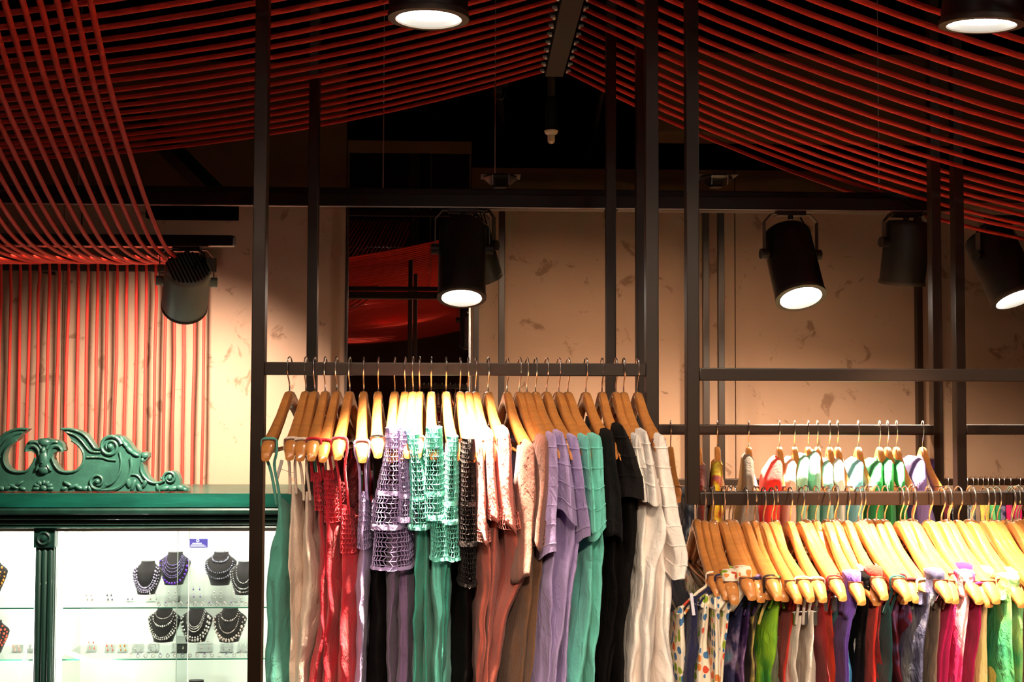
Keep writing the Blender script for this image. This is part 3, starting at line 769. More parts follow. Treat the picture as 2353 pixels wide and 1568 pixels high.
# purple printed card on the cabinet back
sx0, sx1 = PX(435, 1249, YBK - 0.004), PX(477, 1249, YBK - 0.004); sz0, sz1 = PZ(1258.5, YBK - 0.004, 450), PZ(1239, YBK - 0.004, 450)
card = thing('shop_card', 'small purple printed card on the white back of the cabinet', 'card', ((sx0 + sx1) / 2, YBK - 0.002, sz0))
MB().box(sx0, sx1, YBK - 0.0035, YBK - 0.002, sz0, sz1).build('card', 'sign_purple', card, smooth=False)
cw, ch = sx1 - sx0, sz1 - sz0
M = frame_to((0, -1, 0), (sx0 + cw * 0.46, YBK - 0.0036, sz0 + ch * 0.80))
MB().lathe([(ch * 0.09, 0), (ch * 0.09, 0.0006), (ch * 0.19, 0.0006), (ch * 0.19, 0)], 20, M, cap=False).build('emblem', 'sign_white', card)
for fz, fa, fb, hh_ in ((0.46, .17, .72, .07), (0.28, .09, .82, .04), (0.14, .05, .93, .035)):
    m = MB(); x = fa; q = random.Random(int(fz * 100))
    while x < fb - 0.03:
        w_ = q.uniform(.05, .11); m.box(sx0 + cw * x, sx0 + cw * min(x + w_, fb), YBK - 0.0040, YBK - 0.0036, sz0 + ch * (fz - hh_), sz0 + ch * (fz + hh_)); x += w_ + 0.02
    m.build('print_line', 'sign_white', card, smooth=False)

# ------------------------------------------------------------------ busts, necklaces, earrings
def bust_profile(t):
    # half width and half depth fractions at height t (0 base .. 1 neck top)
    ws = np.interp(t, [0, .08, .45, .66, .76, .84, .92, 1.0], [.58, .62, .90, 1.0, .93, .66, .47, .46])
    ds = np.interp(t, [0, .08, .45, .66, .76, .84, .92, 1.0], [.35, .38, .46, .40, .33, .28, .26, .25])
    return ws, ds
def bust(label, px, py0, py1, wpx, Y):
    z0, z1 = PZ(py1, Y, px), PZ(py0, Y, px); xm = PX(px, (py0 + py1) / 2, Y); hw_ = wpx / 2 * Y / F; h_ = z1 - z0
    m = MB(); n = 20; vs = []; R_ = 16
    for i in range(R_):
        t = i / (R_ - 1); w_, d_ = bust_profile(t)
        for k in range(n):
            a_ = 2 * PI * k / n
            vs.append((xm + hw_ * w_ * math.cos(a_), Y + hw_ * d_ * math.sin(a_) * (1.0 if math.sin(a_) < 0 else .6) + 0.02 * t, z0 + h_ * t))
    fs = [(i * n + k, i * n + (k + 1) % n, (i + 1) * n + (k + 1) % n, (i + 1) * n + k) for i in range(R_ - 1) for k in range(n)] + [tuple(range(n))[::-1], tuple(range((R_ - 1) * n, R_ * n))]
    r = thing('necklace_bust', label, 'bust', (xm, Y, z0))
    m.add(vs, fs).build('torso', 'velvet', r)
    # clear riser block under the bust
    return dict(x=xm, Y=Y, z0=z0, h=h_, hw=hw_)
def surf(b, fx, t):
    w_, d_ = bust_profile(t)
    q = min(0.98, abs(fx) / max(w_, .01))
    return Vector((b['x'] + b['hw'] * fx, b['Y'] - b['hw'] * d_ * math.sqrt(1 - q * q) + 0.02 * t - 0.004, b['z0'] + b['h'] * t))
def necklace(label, b, strands, m_, seed=0):
    """strands: (top half width, top t, lowest t, bead radius mm, every, pendant)"""
    q = random.Random(seed); m = MB()
    for (a_, tt, tl, r_, cnt) in strands:
        for i in range(cnt):
            s = -1 + 2 * i / (cnt - 1)
            t = tl + (tt - tl) * abs(s) ** 2.0
            fx = a_ * (math.sin(s * PI / 2) if abs(s) < 1 else s)
            m.ball(surf(b, fx, t) + Vector((0, -r_ * .3, 0)), r_ * q.uniform(.75, 1.3), 6, 4, (1, 1, q.uniform(.9, 1.5)))
    o = m.build('necklace', m_)
    return tag(o, label, 'necklace', 'necklaces on velvet busts')
nl = {k: mat('bead_' + k, c, rough=0.25, spec=0.6, vary=0.5, vscale=60) for k, c in dict(
    amethyst=srgb(150, 125, 190), lilac=srgb(200, 185, 215), silver=srgb(215, 210, 205), onyx=srgb(130, 125, 140), violet=srgb(110, 50, 190), rose=srgb(240, 215, 205), pearl=srgb(245, 235, 228), amber=srgb(225, 140, 50), coral=srgb(235, 90, 70)).items()}
YS = YC + 0.20
b1 = bust('black velvet bust with lilac beads, leftmost on the upper shelf', 337, 1291, 1365, 68, YS - .02)
b2 = bust('black velvet bust with many fine amethyst strands on the upper shelf', 400, 1270, 1343, 72, YS + .05)
b3 = bust('black velvet bust wearing dark onyx beads on the upper shelf', 506, 1270, 1344, 72, YS + .05)
b4 = bust('black velvet bust with silver necklace beside the rack post, upper shelf', 562, 1292, 1366, 72, YS - .02)
b5 = bust('black velvet bust with looped pale beads, leftmost on the lower shelf', 376, 1399, 1474, 74, YS)
b6 = bust('black velvet bust with fine white strands, middle of the lower shelf', 450, 1399, 1474, 74, YS)
b7 = bust('black velvet bust with rose and white beads, rightmost on the lower shelf', 527, 1399, 1474, 76, YS)
b8 = bust('black velvet bust barely showing at the bottom edge of the cabinet', 448, 1566, 1640, 72, YS)
b9 = bust('black velvet bust with amber beads at the left edge, upper shelf', -22, 1290, 1365, 72, YS)
b10 = bust('black velvet bust with coral beads at the left edge, lower shelf', -18, 1428, 1500, 72, YS)
necklace('thick lilac and silver bead necklace on the leftmost upper bust', b1, [(.62, .82, .22, .0042, 22), (.74, .78, .14, .0042, 24), (.84, .70, .08, .0040, 22)], nl['lilac'], 1)
necklace('many fine amethyst bead strands on the tall upper bust', b2, [(.46, .9, .62, .0018, 36), (.52, .88, .52, .0018, 38), (.58, .86, .42, .0018, 40), (.64, .84, .30, .0019, 42), (.70, .80, .24, .002, 42)], nl['amethyst'], 2)
necklace('violet and lilac stone necklace on the tall upper bust', b2, [(.86, .74, .06, .0052, 17)], nl['violet'], 3)
necklace('chunky grey stone collar on the onyx bust', b3, [(.50, .86, .72, .0042, 15), (.80, .72, .40, .0036, 20)], nl['onyx'], 4)
necklace('long dark stone strand on the onyx bust', b3, [(.90, .62, .22, .0040, 22)], nl['onyx'], 5)
necklace('silver chain necklace on the bust beside the rack post', b4, [(.50, .9, .38, .0024, 26), (.72, .8, .20, .0026, 30), (.85, .7, .1, .0026, 28)], nl['silver'], 6)
necklace('pale looped bead necklace on the leftmost lower bust', b5, [(.50, .92, .72, .0020, 24), (.62, .84, .50, .0034, 18), (.84, .72, .10, .0042, 22), (.74, .78, .16, .003, 22)], nl['pearl'], 7)
necklace('fine white strands on the middle lower bust', b6, [(.46, .92, .48, .0020, 34), (.50, .9, .42, .0020, 34), (.54, .88, .34, .0020, 36), (.86, .7, .08, .0050, 18), (.76, .76, .16, .0046, 16)], nl['pearl'], 8)
necklace('rose and white bead necklace on the rightmost lower bust', b7, [(.5, .9, .66, .003, 16), (.6, .84, .3, .0022, 30), (.82, .74, .10, .005, 18), (.92, .66, .06, .0048, 16)], nl['rose'], 9)
necklace('amber bead necklace on the bust at the left edge', b9, [(.7, .8, .2, .005, 20), (.9, .66, .1, .005, 18)], nl['amber'], 10)
necklace('coral bead necklace on the bust at the left edge', b10, [(.6, .84, .4, .005, 18), (.8, .74, .2, .005, 18), (.92, .66, .1, .005, 18)], nl['coral'], 11)
# thin black hoops on the onyx bust
for fx, t, lab in ((-.35, .42, 'thin black hoop hanging low on the onyx bust'), (.95, .60, 'thin black hoop at the right shoulder of the onyx bust'), (0, 1.02, 'thin black hoop standing on top of the onyx bust neck')):
    c_ = surf(b3, fx, t) + Vector((0, -0.006, 0)); R_ = 0.022
    o = MB().tube([c_ + Vector((R_ * math.cos(a_), 0, R_ * math.sin(a_))) for a_ in np.linspace(0, 2 * PI, 24, endpoint=False)], 0.0012, 5, closed=True).build('hoop_necklace', 'velvet')
    tag(o, lab, 'hoop')
def earring_stand(px, pyb, hpx, wpx, Y, col, lab):
    x_ = PX(px, pyb, Y); z_ = PZ(pyb, Y, px); w_ = wpx * Y / F / 2; h_ = hpx * Y / F
    s = thing('earring_stand', lab, 'stand', (x_, Y, z_), 'clear earring stands')
    MB().add([(x_ - w_, Y, z_), (x_ + w_, Y, z_), (x_ + w_, Y + .02, z_ + h_), (x_ - w_, Y + .02, z_ + h_), (x_ - w_, Y + .003, z_), (x_ + w_, Y + .003, z_), (x_ + w_, Y + .023, z_ + h_), (x_ - w_, Y + .023, z_ + h_)],
             [(0, 1, 2, 3), (7, 6, 5, 4), (0, 4, 5, 1), (1, 5, 6, 2), (2, 6, 7, 3), (3, 7, 4, 0)]).build('plate', 'acrylic', s, smooth=False)
    MB().box(x_ - w_, x_ + w_, Y - .02, Y, z_, z_ + .003).build('foot', 'acrylic', s, smooth=False)
    q = random.Random(int(px * 7 + pyb))
    for row in range(2 if hpx > 22 else 1):
        for k in (-1, 1):
            e_ = Vector((x_ + k * w_ * .45, Y - .006 + .012 * row, z_ + h_ * (.85 - .42 * row)))
            m = MB().tube([e_, e_ + Vector((0, -.001, -.010))], .0008, 4)
            m.ball(e_ + Vector((0, -.001, -.014)), .0040, 6, 4, (1, .6, 1.4))
            m.build('earring', nl[col], s)
zs1, zs2 = 1384, 1499
k = 0
words = ['leftmost', 'second', 'third', 'fourth', 'fifth', 'sixth', 'seventh', 'eighth', 'ninth', 'tenth', 'eleventh', 'twelfth']
for row, (pyb, name, items) in enumerate((
        (1384, 'upper', [(205, 26, 22, 'rose'), (252, 26, 20, 'onyx'), (300, 16, 22, 'lilac'), (352, 30, 30, 'pearl'), (396, 34, 34, 'silver'), (452, 42, 32, 'amethyst'), (500, 34, 32, 'silver'), (545, 34, 30, 'rose')]),
        (1500, 'lower', [(210, 34, 22, 'coral'), (252, 26, 24, 'coral'), (282, 26, 22, 'amber'), (316, 28, 26, 'pearl'), (352, 26, 26, 'silver'), (412, 34, 34, 'pearl'), (470, 38, 36, 'rose'), (520, 30, 30, 'silver'), (558, 28, 26, 'pearl'), (38, 26, 24, 'coral'), (70, 22, 20, 'rose')]))):
    for j, (px, hp, wp, c_) in enumerate(items):
        where = 'left of the green pilaster' if px < 80 else 'right of the green pilaster'
        jj = j if px > 80 else j - 9
        earring_stand(px, pyb, hp, wp, YC + 0.085 + 0.01 * (j % 3), c_, 'clear earring stand, %s on the %s glass shelf, %s' % (nth(jj + 1), name, where))
for row, (py, xs_) in enumerate(((1391, np.linspace(365, 565, 13)), (1508, np.linspace(300, 572, 17)))):
    for j, px in enumerate(xs_):
        c_ = P(px, py, YC + 0.062); c_.z = PZ((1393, 1510)[row], YC + 0.05) + 0.010
        o = MB().tube([c_ + Vector((0.008 * math.cos(a_), 0.001, 0.008 * math.sin(a_))) for a_ in np.linspace(0, 2 * PI, 14, endpoint=False)], 0.0020, 5, closed=True).build('finger_ring', nl['silver'] if j % 3 else nl['pearl'])
        MB().ball(c_ + Vector((0, -0.001, 0.010)), 0.004, 6, 4).build('stone', nl[['rose', 'amethyst', 'pearl'][j % 3]], o)
        tag(o, 'small ring at the front of the %s glass shelf, %s from the left' % (('upper', 'lower')[row], nth(j + 1)), 'ring', 'rings along the glass shelves')
# ------------------------------------------------------------------ hangers
HU = [0, .018, .045, .085, .135, .185, .212, .232]
HZ = [-.074, -.077, -.096, -.128, -.155, -.177, -.192, -.216]
def hz(u): return float(np.interp(abs(u), HU, HZ))
def hanger_proto(t0, t1, half=0.232, curve=0.012):
    r = thing('coat_hanger', 'wooden hanger', 'hanger')
    hk = [(0, 0, -.078), (0, 0, -.058), (0, -.012, -.042), (0, -.022, -.028), (0, -.0225, -.006), (0, -.017, .0065), (0, -.006, .0115), (0, .007, .010), (0, .018, .001), (0, .022, -.012)]
    # smooth
    pp = [Vector(p) for p in hk]
    q = [pp[0]]
    for a_, b_ in zip(pp[:-1], pp[1:]): q += [a_ * .75 + b_ * .25, a_ * .25 + b_ * .75]
    MB().tube(q + [pp[-1]], 0.0019, 6).build('hook', 'chrome', r)
    us = np.concatenate([np.linspace(-half, -half * .9, 5), np.linspace(-half * .86, half * .86, 29), np.linspace(half * .9, half, 5)])
    vs = []; n = 10
    for u in us:
        a_ = abs(u) / half
        zt = hz(u * .232 / half); hgt = 0.040 if a_ < .12 else np.interp(a_, [.12, .35, .85, 1], [.040, .030, .033, .016])
        th = np.interp(a_, [0, .2, .6, .9, 1], [t0, t0, (t0 + t1) / 2, t1, t1 * .62]) / 2
        vx = curve * (a_ ** 2)
        c_ = zt - hgt / 2
        for k in range(n):
            b_ = 2 * PI * (k + .5) / n
            cs, sn = math.cos(b_), math.sin(b_)
            vs.append((vx + th * math.copysign(abs(cs) ** .6, cs), u, c_ + hgt / 2 * math.copysign(abs(sn) ** .7, sn)))
    fs = [(i * n + k, i * n + (k + 1) % n, (i + 1) * n + (k + 1) % n, (i + 1) * n + k) for i in range(len(us) - 1) for k in range(n)] + [tuple(range(n))[::-1], tuple(range((len(us) - 1) * n, len(us) * n))]
    MB().add(vs, fs).build('shoulder_bar', 'wood', r, angle=50)
    for s in (-1, 1):
        u = s * half * .855; zt = hz(.2); th = t1 * .52
        MB().box(curve * .74 - th, curve * .74 + th, u - .0022, u + .0022, zt - .016, zt + .0012).build('notch_band', 'notch', r, smooth=False)
    MB().tube([(curve * .3, -half * .80, -.214), (curve * .1, 0, -.216), (curve * .3, half * .80, -.214)], 0.0055, 8).build('trouser_bar', 'wood', r)
    note_kids(r)
    return r
proto = {'A': hanger_proto(.0230, .0320), 'B': hanger_proto(.0215, .0330), 'C': hanger_proto(.022, .030, .215)}
used_proto = {}
def hang(kind, X, Y, z, yaw, label, group, dy=0.0, tilt=0.0):
    if kind not in used_proto: o = proto[kind]; used_proto[kind] = 1
    else: o = copy_tree(proto[kind])
    o.location = (X, Y + dy, z); o.rotation_euler = (tilt, 0, yaw)
    o['label'] = label; o['group'] = group; o['category'] = 'hanger'
    return dict(X=X, Y=Y + dy, z=z, yaw=yaw, tilt=tilt, o=o)
def on(h, u):
    """point on top of the hanger, u metres towards the camera"""
    return Vector((h['X'] + u * math.sin(h['yaw']) + 0.012 * (u / .232) ** 2, h['Y'] - u * math.cos(h['yaw']), h['z'] + hz(u) - u * h['tilt']))

# ------------------------------------------------------------------ garments
def rows_of(prof_px, Yn, step=0.011, extra=()):
    """photo rows (y, left, right) -> world rows (z, xl, xr) at depth Yn"""
    ys = np.array([p[0] for p in prof_px], float); a_ = np.array([p[1] for p in prof_px], float); b_ = np.array([p[2] for p in prof_px], float)
    n = max(4, int((ys[-1] - ys[0]) * Yn / F / step))
    yy = np.linspace(ys[0], ys[-1], n)
    A_ = np.interp(yy, ys, a_); B_ = np.interp(yy, ys, b_)
    if n > 8:
        k = np.array([1, 2, 3, 2, 1.]) / 9
        pad = lambda q: np.concatenate([[q[0]] * 2, q, [q[-1]] * 2])
        A_ = np.convolve(pad(A_), k, 'valid'); B_ = np.convolve(pad(B_), k, 'valid')
    out = []
    for y, l, r in zip(yy, A_, B_):
        p, q = P(l, y, Yn), P(r, y, Yn); out.append(((p.z + q.z) / 2, p.x, q.x))
    return out
RISE_BODY = ([0, .15, .4, .6, .8, .9, 1.0], [-.13, -.125, -.095, -.045, .012, .014, 0])
def tube_cloth(rows, Yn, depth, slope, seed, N=48, pleat=.010, pm=2.2, side=.004, rise=None, cap=False, hem=True, wob=.004, tucks=None, boxy=.55, flare=0.0, fall=.18, rnd=0.0, vexp=.8, taper=None, hemwave=.0, slant=0.0):
    q = random.Random(seed); ps, ps2, ps3 = q.uniform(0, 6), q.uniform(0, 6), q.uniform(0, 100)
    rows = list(rows)
    ztop = rows[0][0]; L_ = ztop - rows[-1][0]
    if tucks:
        # add tight rows around every pin tuck
        add = []
        zt = ztop - .028
        while zt > rows[-1][0] + .01:
            for dz in (-.0022, 0, .0022): add.append(zt + dz)
            zt -= tucks
        zz = np.array([r[0] for r in rows][::-1]); xl = np.array([r[1] for r in rows][::-1]); xr = np.array([r[2] for r in rows][::-1])
        al = sorted(set([r[0] for r in rows] + add), reverse=True)
        rows = [(z, float(np.interp(z, zz, xl)), float(np.interp(z, zz, xr))) for z in al]
        mids = add[1::3]
    vs = []; nr = len(rows)
    def ring(i, z, xl, xr, shrink=1.0, dz=0.0):
        xm, ht = (xl + xr) / 2, max(.004, (xr - xl) / 2) * shrink
        if rnd:
            s_ = min(1, (ztop - z) / rnd); ht *= .42 + .58 * math.sqrt(max(0, 1 - (1 - s_) ** 2))
        t = (ztop - z) / max(L_, 1e-4)
        ridge = 0.0
        if tucks:
            for mz in mids:
                if abs(z - mz) < .0012: ridge = .0018
        out = []
        dp = depth * (1 + flare * t)
        if taper:
            dp *= taper[1] + (1 - taper[1]) * min(1, (ztop - z) / taper[0])
            xm *= (Yn + depth / 2 - dp / 2) / Yn      # the narrow shoulder lies further back than the hem
        grow = min(1, (ztop - z) / .10)
        for k in range(N):
            f_ = 2 * PI * k / N
            c, s = math.cos(f_), math.sin(f_)
            cu = math.copysign(abs(c) ** boxy, c); sv = math.copysign(abs(s) ** vexp, s)
            y = Yn + depth / 2 - dp / 2 * cu * (shrink if shrink < 1 else 1)
            nv = noise.noise(Vector((z * 5.5, sv * .9 + ps3, seed * 1.7)))
            nv2 = noise.noise(Vector((z * 2.3 + ps3, sv * .5, seed * 3.1)))
            ph = pm * PI * sv + ps + 2.2 * nv2
            if cu > 0: y += pleat * (.25 + .75 * grow) * (math.cos(ph) + .6 * nv * 2) * cu ** 2
            x = xm + slope * (y - (Yn + depth / 2 - dp / 2)) + (ht + ridge) * sv
            x += side * grow * math.sin(9 * (y - Yn) / depth + ps2 + 3 * nv2) * (1 - abs(sv) * .3)
            w_ = noise.noise_vector(Vector((x * 16, y * 12, z * 9 + seed)))
            w2 = noise.noise_vector(Vector((x * 34 + z * 14, y * 20, z * 22 + seed)))
            x += wob * (.6 * w_.x + .2 * w2.x) * grow; y += wob * (w_.y + .45 * w2.y) * grow
            zz_ = z + dz
            if rise is not None:
                cc = abs((y - (Yn + depth / 2)) / (depth / 2))
                zz_ += float(np.interp(cc, *rise)) * max(0, 1 - (ztop - z) / fall) ** 1.3
            zz_ += (hemwave * math.sin(2 * f_ + ps) + slant * sv) * t ** 2
            if ridge: y -= ridge * cu
            out.append((x, y, zz_))
        return out
    for i, (z, xl, xr) in enumerate(rows): vs += ring(i, z, xl, xr)
    if hem:
        z, xl, xr = rows[-1]
        vs += ring(nr, z, xl, xr, .95, .0005); vs += ring(nr, min(z + .03, ztop), xl, xr, .93)
        nr += 2
    fs = [(i * N + k, (i + 1) * N + k, (i + 1) * N + (k + 1) % N, i * N + (k + 1) % N) for i in range(nr - 1) for k in range(N)]
    if cap:
        c = Vector((0, 0, 0))
        for k in range(N): c += Vector(vs[k])
        c /= N; c.z += .006; vs.append(c[:]); e_ = len(vs) - 1
        fs += [(e_, k, (k + 1) % N) for k in range(N)]
    return MB().add(vs, fs)
def net_cloth(rows, Yn, depth, slope, seed, N=26, cell=.0105, pleat=.006, rise=None, thick=.0030):
    rr_ = []
    zz = np.array([r[0] for r in rows][::-1]); xl = np.array([r[1] for r in rows][::-1]); xr = np.array([r[2] for r in rows][::-1])
    n = max(3, int((rows[0][0] - rows[-1][0]) / cell))
    for z in np.linspace(rows[0][0], rows[-1][0], n + 1): rr_.append((z, float(np.interp(z, zz, xl)), float(np.interp(z, zz, xr))))
    m = tube_cloth(rr_, Yn, depth, slope, seed, N=N, pleat=pleat, rise=rise, hem=False, wob=.005)
    # brick-offset the rows so that the holes read as crochet mesh
    for i in range(1, len(rr_), 2):
        row = m.v[i * N:(i + 1) * N]
        m.v[i * N:(i + 1) * N] = [tuple((np.array(row[k]) + np.array(row[(k + 1) % N])) / 2) for k in range(N)]
    return m, thick
def add_net(m, thick, name, material, parent):
    o = m.build(name, material, parent, angle=None)
    w = o.modifiers.new('net', 'WIREFRAME'); w.thickness = thick; w.use_even_offset = False; w.use_replace = True
    return o
def chaikin(pts):
    pts = [Vector(p) for p in pts]; q = [pts[0]]
    for a_, b_ in zip(pts[:-1], pts[1:]): q += [a_ * .75 + b_ * .25, a_ * .25 + b_ * .75]
    return q + [pts[-1]]
def garment_root(name, label, cat, h, group, z):
    return thing(name, label, cat, (h['X'], h['Y'], z), group)
def slope_of(h): return -math.tan(h['yaw'])
def straps(g, h, rows, Yn, depth, m_, wpx=.008):
    z, xl, xr = rows[0]
    sl = slope_of(h)
    zb = rows[min(2, len(rows) - 1)][0]
    for sgn in (1, -1):
        p = on(h, .196 * sgn)
        ys = p.y
        dx = sl * (ys - Yn)
        yb = (Yn + .012) if sgn > 0 else (Yn + depth - .012)
        w0 = max(.004, min(.011, (xr - xl) * .3)); xm = (xl + xr) / 2 + dx
        pts = [(xl + dx + .003, yb, zb), (xm * .75 + p.x * .25 - w0, (yb + ys) / 2, zb + (p.z - zb) * .30), (xm * .3 + p.x * .7 - w0, ys, zb + (p.z - zb) * .62), (p.x - .0150, ys, p.z - .030), (p.x - .0162, ys, p.z - .012), (p.x - .0155, ys, p.z + .0002), (p.x, ys, p.z + .0022),
               (p.x + .0165, ys, p.z + .0005), (p.x + .0185, ys, p.z - .012), (p.x + .0180, ys, p.z - .034), (xm * .3 + p.x * .7 + w0, ys, zb + (p.z - zb) * .62), (xm * .75 + p.x * .25 + w0, (yb + ys) / 2, zb + (p.z - zb) * .30), (xr + dx - .003, yb, zb)]
        MB().tube(chaikin(chaikin(pts)), .0036, 6).build('strap', m_, g, angle=None)
def cami(label, h, body, m_, seed, group, half=.195, depth=None, lace=None, cat='top', name='camisole', pleat=.012, N=44):
    Yn = h['Y'] - half; depth = depth or half * 2
    rows = rows_of(body, Yn)
    g = garment_root(name, label, cat, h, group, rows[-1][0])
    tube_cloth(rows, Yn, depth, slope_of(h), seed, pleat=pleat, rise=([0, .5, .85, 1], [-.05, -.04, -.01, 0]), N=N, fall=.14, pm=1.3, wob=.016, boxy=.75, vexp=.95).build('body', m_, g, angle=None)
    straps(g, h, rows, Yn, depth, m_)
    if lace:
        lr = [r for r in rows if rows[0][0] - r[0] < lace]
        lr = [(z, a_ - .002, b_ + .002) for z, a_, b_ in lr]
        m, t = net_cloth(lr, Yn - .004, depth + .008, slope_of(h), seed, N=26, rise=([0, .5, .85, 1], [-.05, -.04, -.01, 0]), thick=.0026)
        add_net(m, t, 'lace_trim', m_, g)
    return g
def tee(label, h, sleeve, body, m_, seed, group, tucks=None, hem_net=None, m_body=None, sdepth=.115, cat='top', name='blouse', pleat=.014):
    Yn = h['Y'] - .232
    sl = slope_of(h)
    g = garment_root(name, label, cat, h, group, PZ(body[-1][0], Yn))
    Ysn = Yn - .016
    rows = [(z, a_ + (b_ - a_) * .05, b_ - (b_ - a_) * .05) for z, a_, b_ in rows_of(sleeve, Ysn)]
    tube_cloth(rows, Ysn, sdepth, sl, seed, N=48, pleat=.010, pm=1.1, cap=True, tucks=tucks, wob=.008, side=.002, boxy=.95, vexp=.95, flare=.35, rnd=.03, hemwave=.010, slant=.010 * (1 if seed % 2 else -1)).build('sleeve', m_, g, angle=(35 if tucks else None))
    if hem_net:
        hr = [r for r in rows if r[0] - rows[-1][0] < hem_net]
        hr = [(z, a_ - .003, b_ + .003) for z, a_, b_ in hr]
        m, t = net_cloth(hr, Ysn - .006, sdepth + .012, sl, seed, N=24, cell=.009, pleat=.006, thick=.0026)
        add_net(m, t, 'lace_hem', m_, g)
    # far sleeve, mirrored on the other end of the hanger
    far = [(z, 2 * h['X'] - b_, 2 * h['X'] - a_) for z, a_, b_ in rows]
    wx = [(z, (a_ + b_) / 2) for z, a_, b_ in far]
    tube_cloth([(z, on(h, -.22).x - (b_ - a_) / 2, on(h, -.22).x + (b_ - a_) / 2) for z, a_, b_ in rows[::2] + [rows[-1]]], h['Y'] + .145, sdepth, sl, seed + 5, N=24, pleat=.006, cap=True, wob=.005, side=.002).build('sleeve', m_, g, angle=None)
    Yb = Yn + .030
    br = rows_of(body, Yb, step=.013)
    tube_cloth(br, Yb, (h['Y'] - Yb) * 2, sl, seed + 2, N=52, pleat=pleat, pm=1.35, rise=RISE_BODY, wob=.015, side=.004, boxy=.75, vexp=.95).build('body', m_body or m_, g, angle=None)
    return g
def net_top(label, h, sleeve, ruffle, body, m_, seed, group, m_body=None):
    Yn = h['Y'] - .225; sl = slope_of(h)
    g = garment_root('crochet_top', label, 'top', h, group, PZ(body[-1][0], Yn))
    Ysn = Yn - .014
    rows = rows_of(sleeve, Ysn)
    m, t = net_cloth(rows, Ysn, .12, sl, seed, N=26, pleat=.007)
    add_net(m, t, 'crochet_sleeve', m_, g)
    top = [r for r in rows if rows[0][0] - r[0] < .05]
    tube_cloth(top, Ysn + .004, .10, sl, seed + 1, N=28, pleat=.004, cap=True, hem=False, wob=.002).build('shoulder', m_, g, angle=None)
    band = [r for r in rows if .135 < rows[0][0] - r[0] < .162]
    if len(band) > 1: tube_cloth([(z, a_ - .002, b_ + .002) for z, a_, b_ in band], Ysn - .003, .126, sl, seed, N=28, pleat=.007, hem=False).build('sleeve_band', m_, g, angle=None)
    z, a_, b_ = rows[-1]
    tube_cloth([(z + .006, a_ - .003, b_ + .003), (z, a_ - .005, b_ + .005), (z - .007, a_ - .004, b_ + .004)], Ysn - .004, .128, sl, seed, N=40, pleat=.008, pm=5, hem=False).build('sleeve_hem', m_, g, angle=None)
    if ruffle:
        rr_ = rows_of(ruffle, Ysn + .012)
        m, t = net_cloth(rr_, Ysn + .012, .14, sl, seed + 3, N=30, cell=.010, pleat=.012)
        add_net(m, t, 'crochet_ruffle', m_, g)
        z, a_, b_ = rr_[-1]
        tube_cloth([(z + .008, a_, b_), (z, a_ - .004, b_ + .004)], Ysn + .010, .145, sl, seed + 3, N=48, pleat=.014, pm=5, hem=False).build('ruffle_edge', m_, g, angle=None)
    Yb = Yn + .035
    br = rows_of(body, Yb, step=.013)
    tube_cloth(br, Yb, (h['Y'] - Yb) * 2, sl, seed + 2, N=52, pleat=.016, pm=1.5, rise=RISE_BODY, wob=.018, boxy=.75, vexp=.95).build('body', m_body or m_, g, angle=None)
    return g

# ---- front left rack: thirty hangers
HA = [(665, 667, 612), (698, 706, 665), (721, 725, 690), (745, 752, 717), (771, 776, 741), (800, 809, 778), (833, 840, 832), (866, 872, 867), (903, 910, 896), (928, 934, 918), (946, 953, 938), (960, 969, 958), (988, 995, 996), (1023, 1028, 1044), (1057, 1058, 1081), (1074, 1078, 1102), (1088, 1098, 1128), (1119, 1124, 1162), (1165, 1166, 1218), (1192, 1196, 1250), (1208, 1213, 1264), (1225, 1235, 1285), (1255, 1257, 1315), (1282, 1286, 1346), (1303, 1308, 1374), (1343, 1347, 1404), (1382, 1386, 1430), (1414, 1418, 1466), (1428, 1436, 1482), (1463, 1468, 1520)]
ZA = PZ(849, YA) + T + .0022
hA = []
qa = random.Random(11)
for i, (a_, b_, tip) in enumerate(HA):
    xh = PX((a_ + b_) / 2, 870, YA); zr = PZ(849, YA, (595 + 1497) / 2) + T + .0022
    xt = PX(tip, 1030, YA - .22) - .010
    yaw = math.asin(max(-.3, min(.3, (xt - xh) / .22)))
    hA.append(hang('A', xh, YA, zr, yaw, 'pale wooden hanger on the front rack, %s from its left post' % nth(i + 1), 'hangers on the front rack', dy=qa.uniform(-.008, .008), tilt=qa.uniform(-.03, .03)))
C = {}
C['teal'] = cloth('teal', srgb(92, 168, 152)); C['cream'] = cloth('cream', srgb(226, 200, 182)); C['white'] = cloth('white', srgb(246, 234, 226), vary=.05)
C['crimson'] = cloth('crimson', srgb(186, 28, 46)); C['crimson2'] = cloth('crimson2', srgb(204, 42, 56)); C['lilac'] = cloth('lilac', srgb(176, 152, 204)); C['mauve_dark'] = cloth('mauve_dark', srgb(120, 92, 128))
C['black'] = cloth('black', srgb(16, 12, 12), sheen=0, spec=.1); C['soft_black'] = cloth('soft_black', srgb(27, 23, 23), sheen=0, spec=.15); C['aqua'] = cloth('aqua', srgb(112, 204, 188)); C['aqua_deep'] = cloth('aqua_deep', srgb(64, 160, 142))
C['pink'] = cloth('pink', srgb(212, 122, 112)); C['mauve'] = cloth('mauve', srgb(150, 98, 84)); C['pink_dark'] = cloth('pink_dark', srgb(186, 94, 80)); C['brown'] = cloth('brown', srgb(120, 82, 58)); C['lace_black'] = cloth('lace_black', srgb(40, 33, 33), sheen=0)
GA = 'tops on the front rack'
BOT = 1760
cami('teal camisole with dark stitching, leftmost on the front rack', hA[0], [(1140, 630, 644), (1170, 630, 654), (1250, 611, 657), (1330, 602, 658), (1420, 594, 657), (1500, 597, 657), (1568, 604, 658), (BOT, 600, 660)], C['teal'], 1, GA)
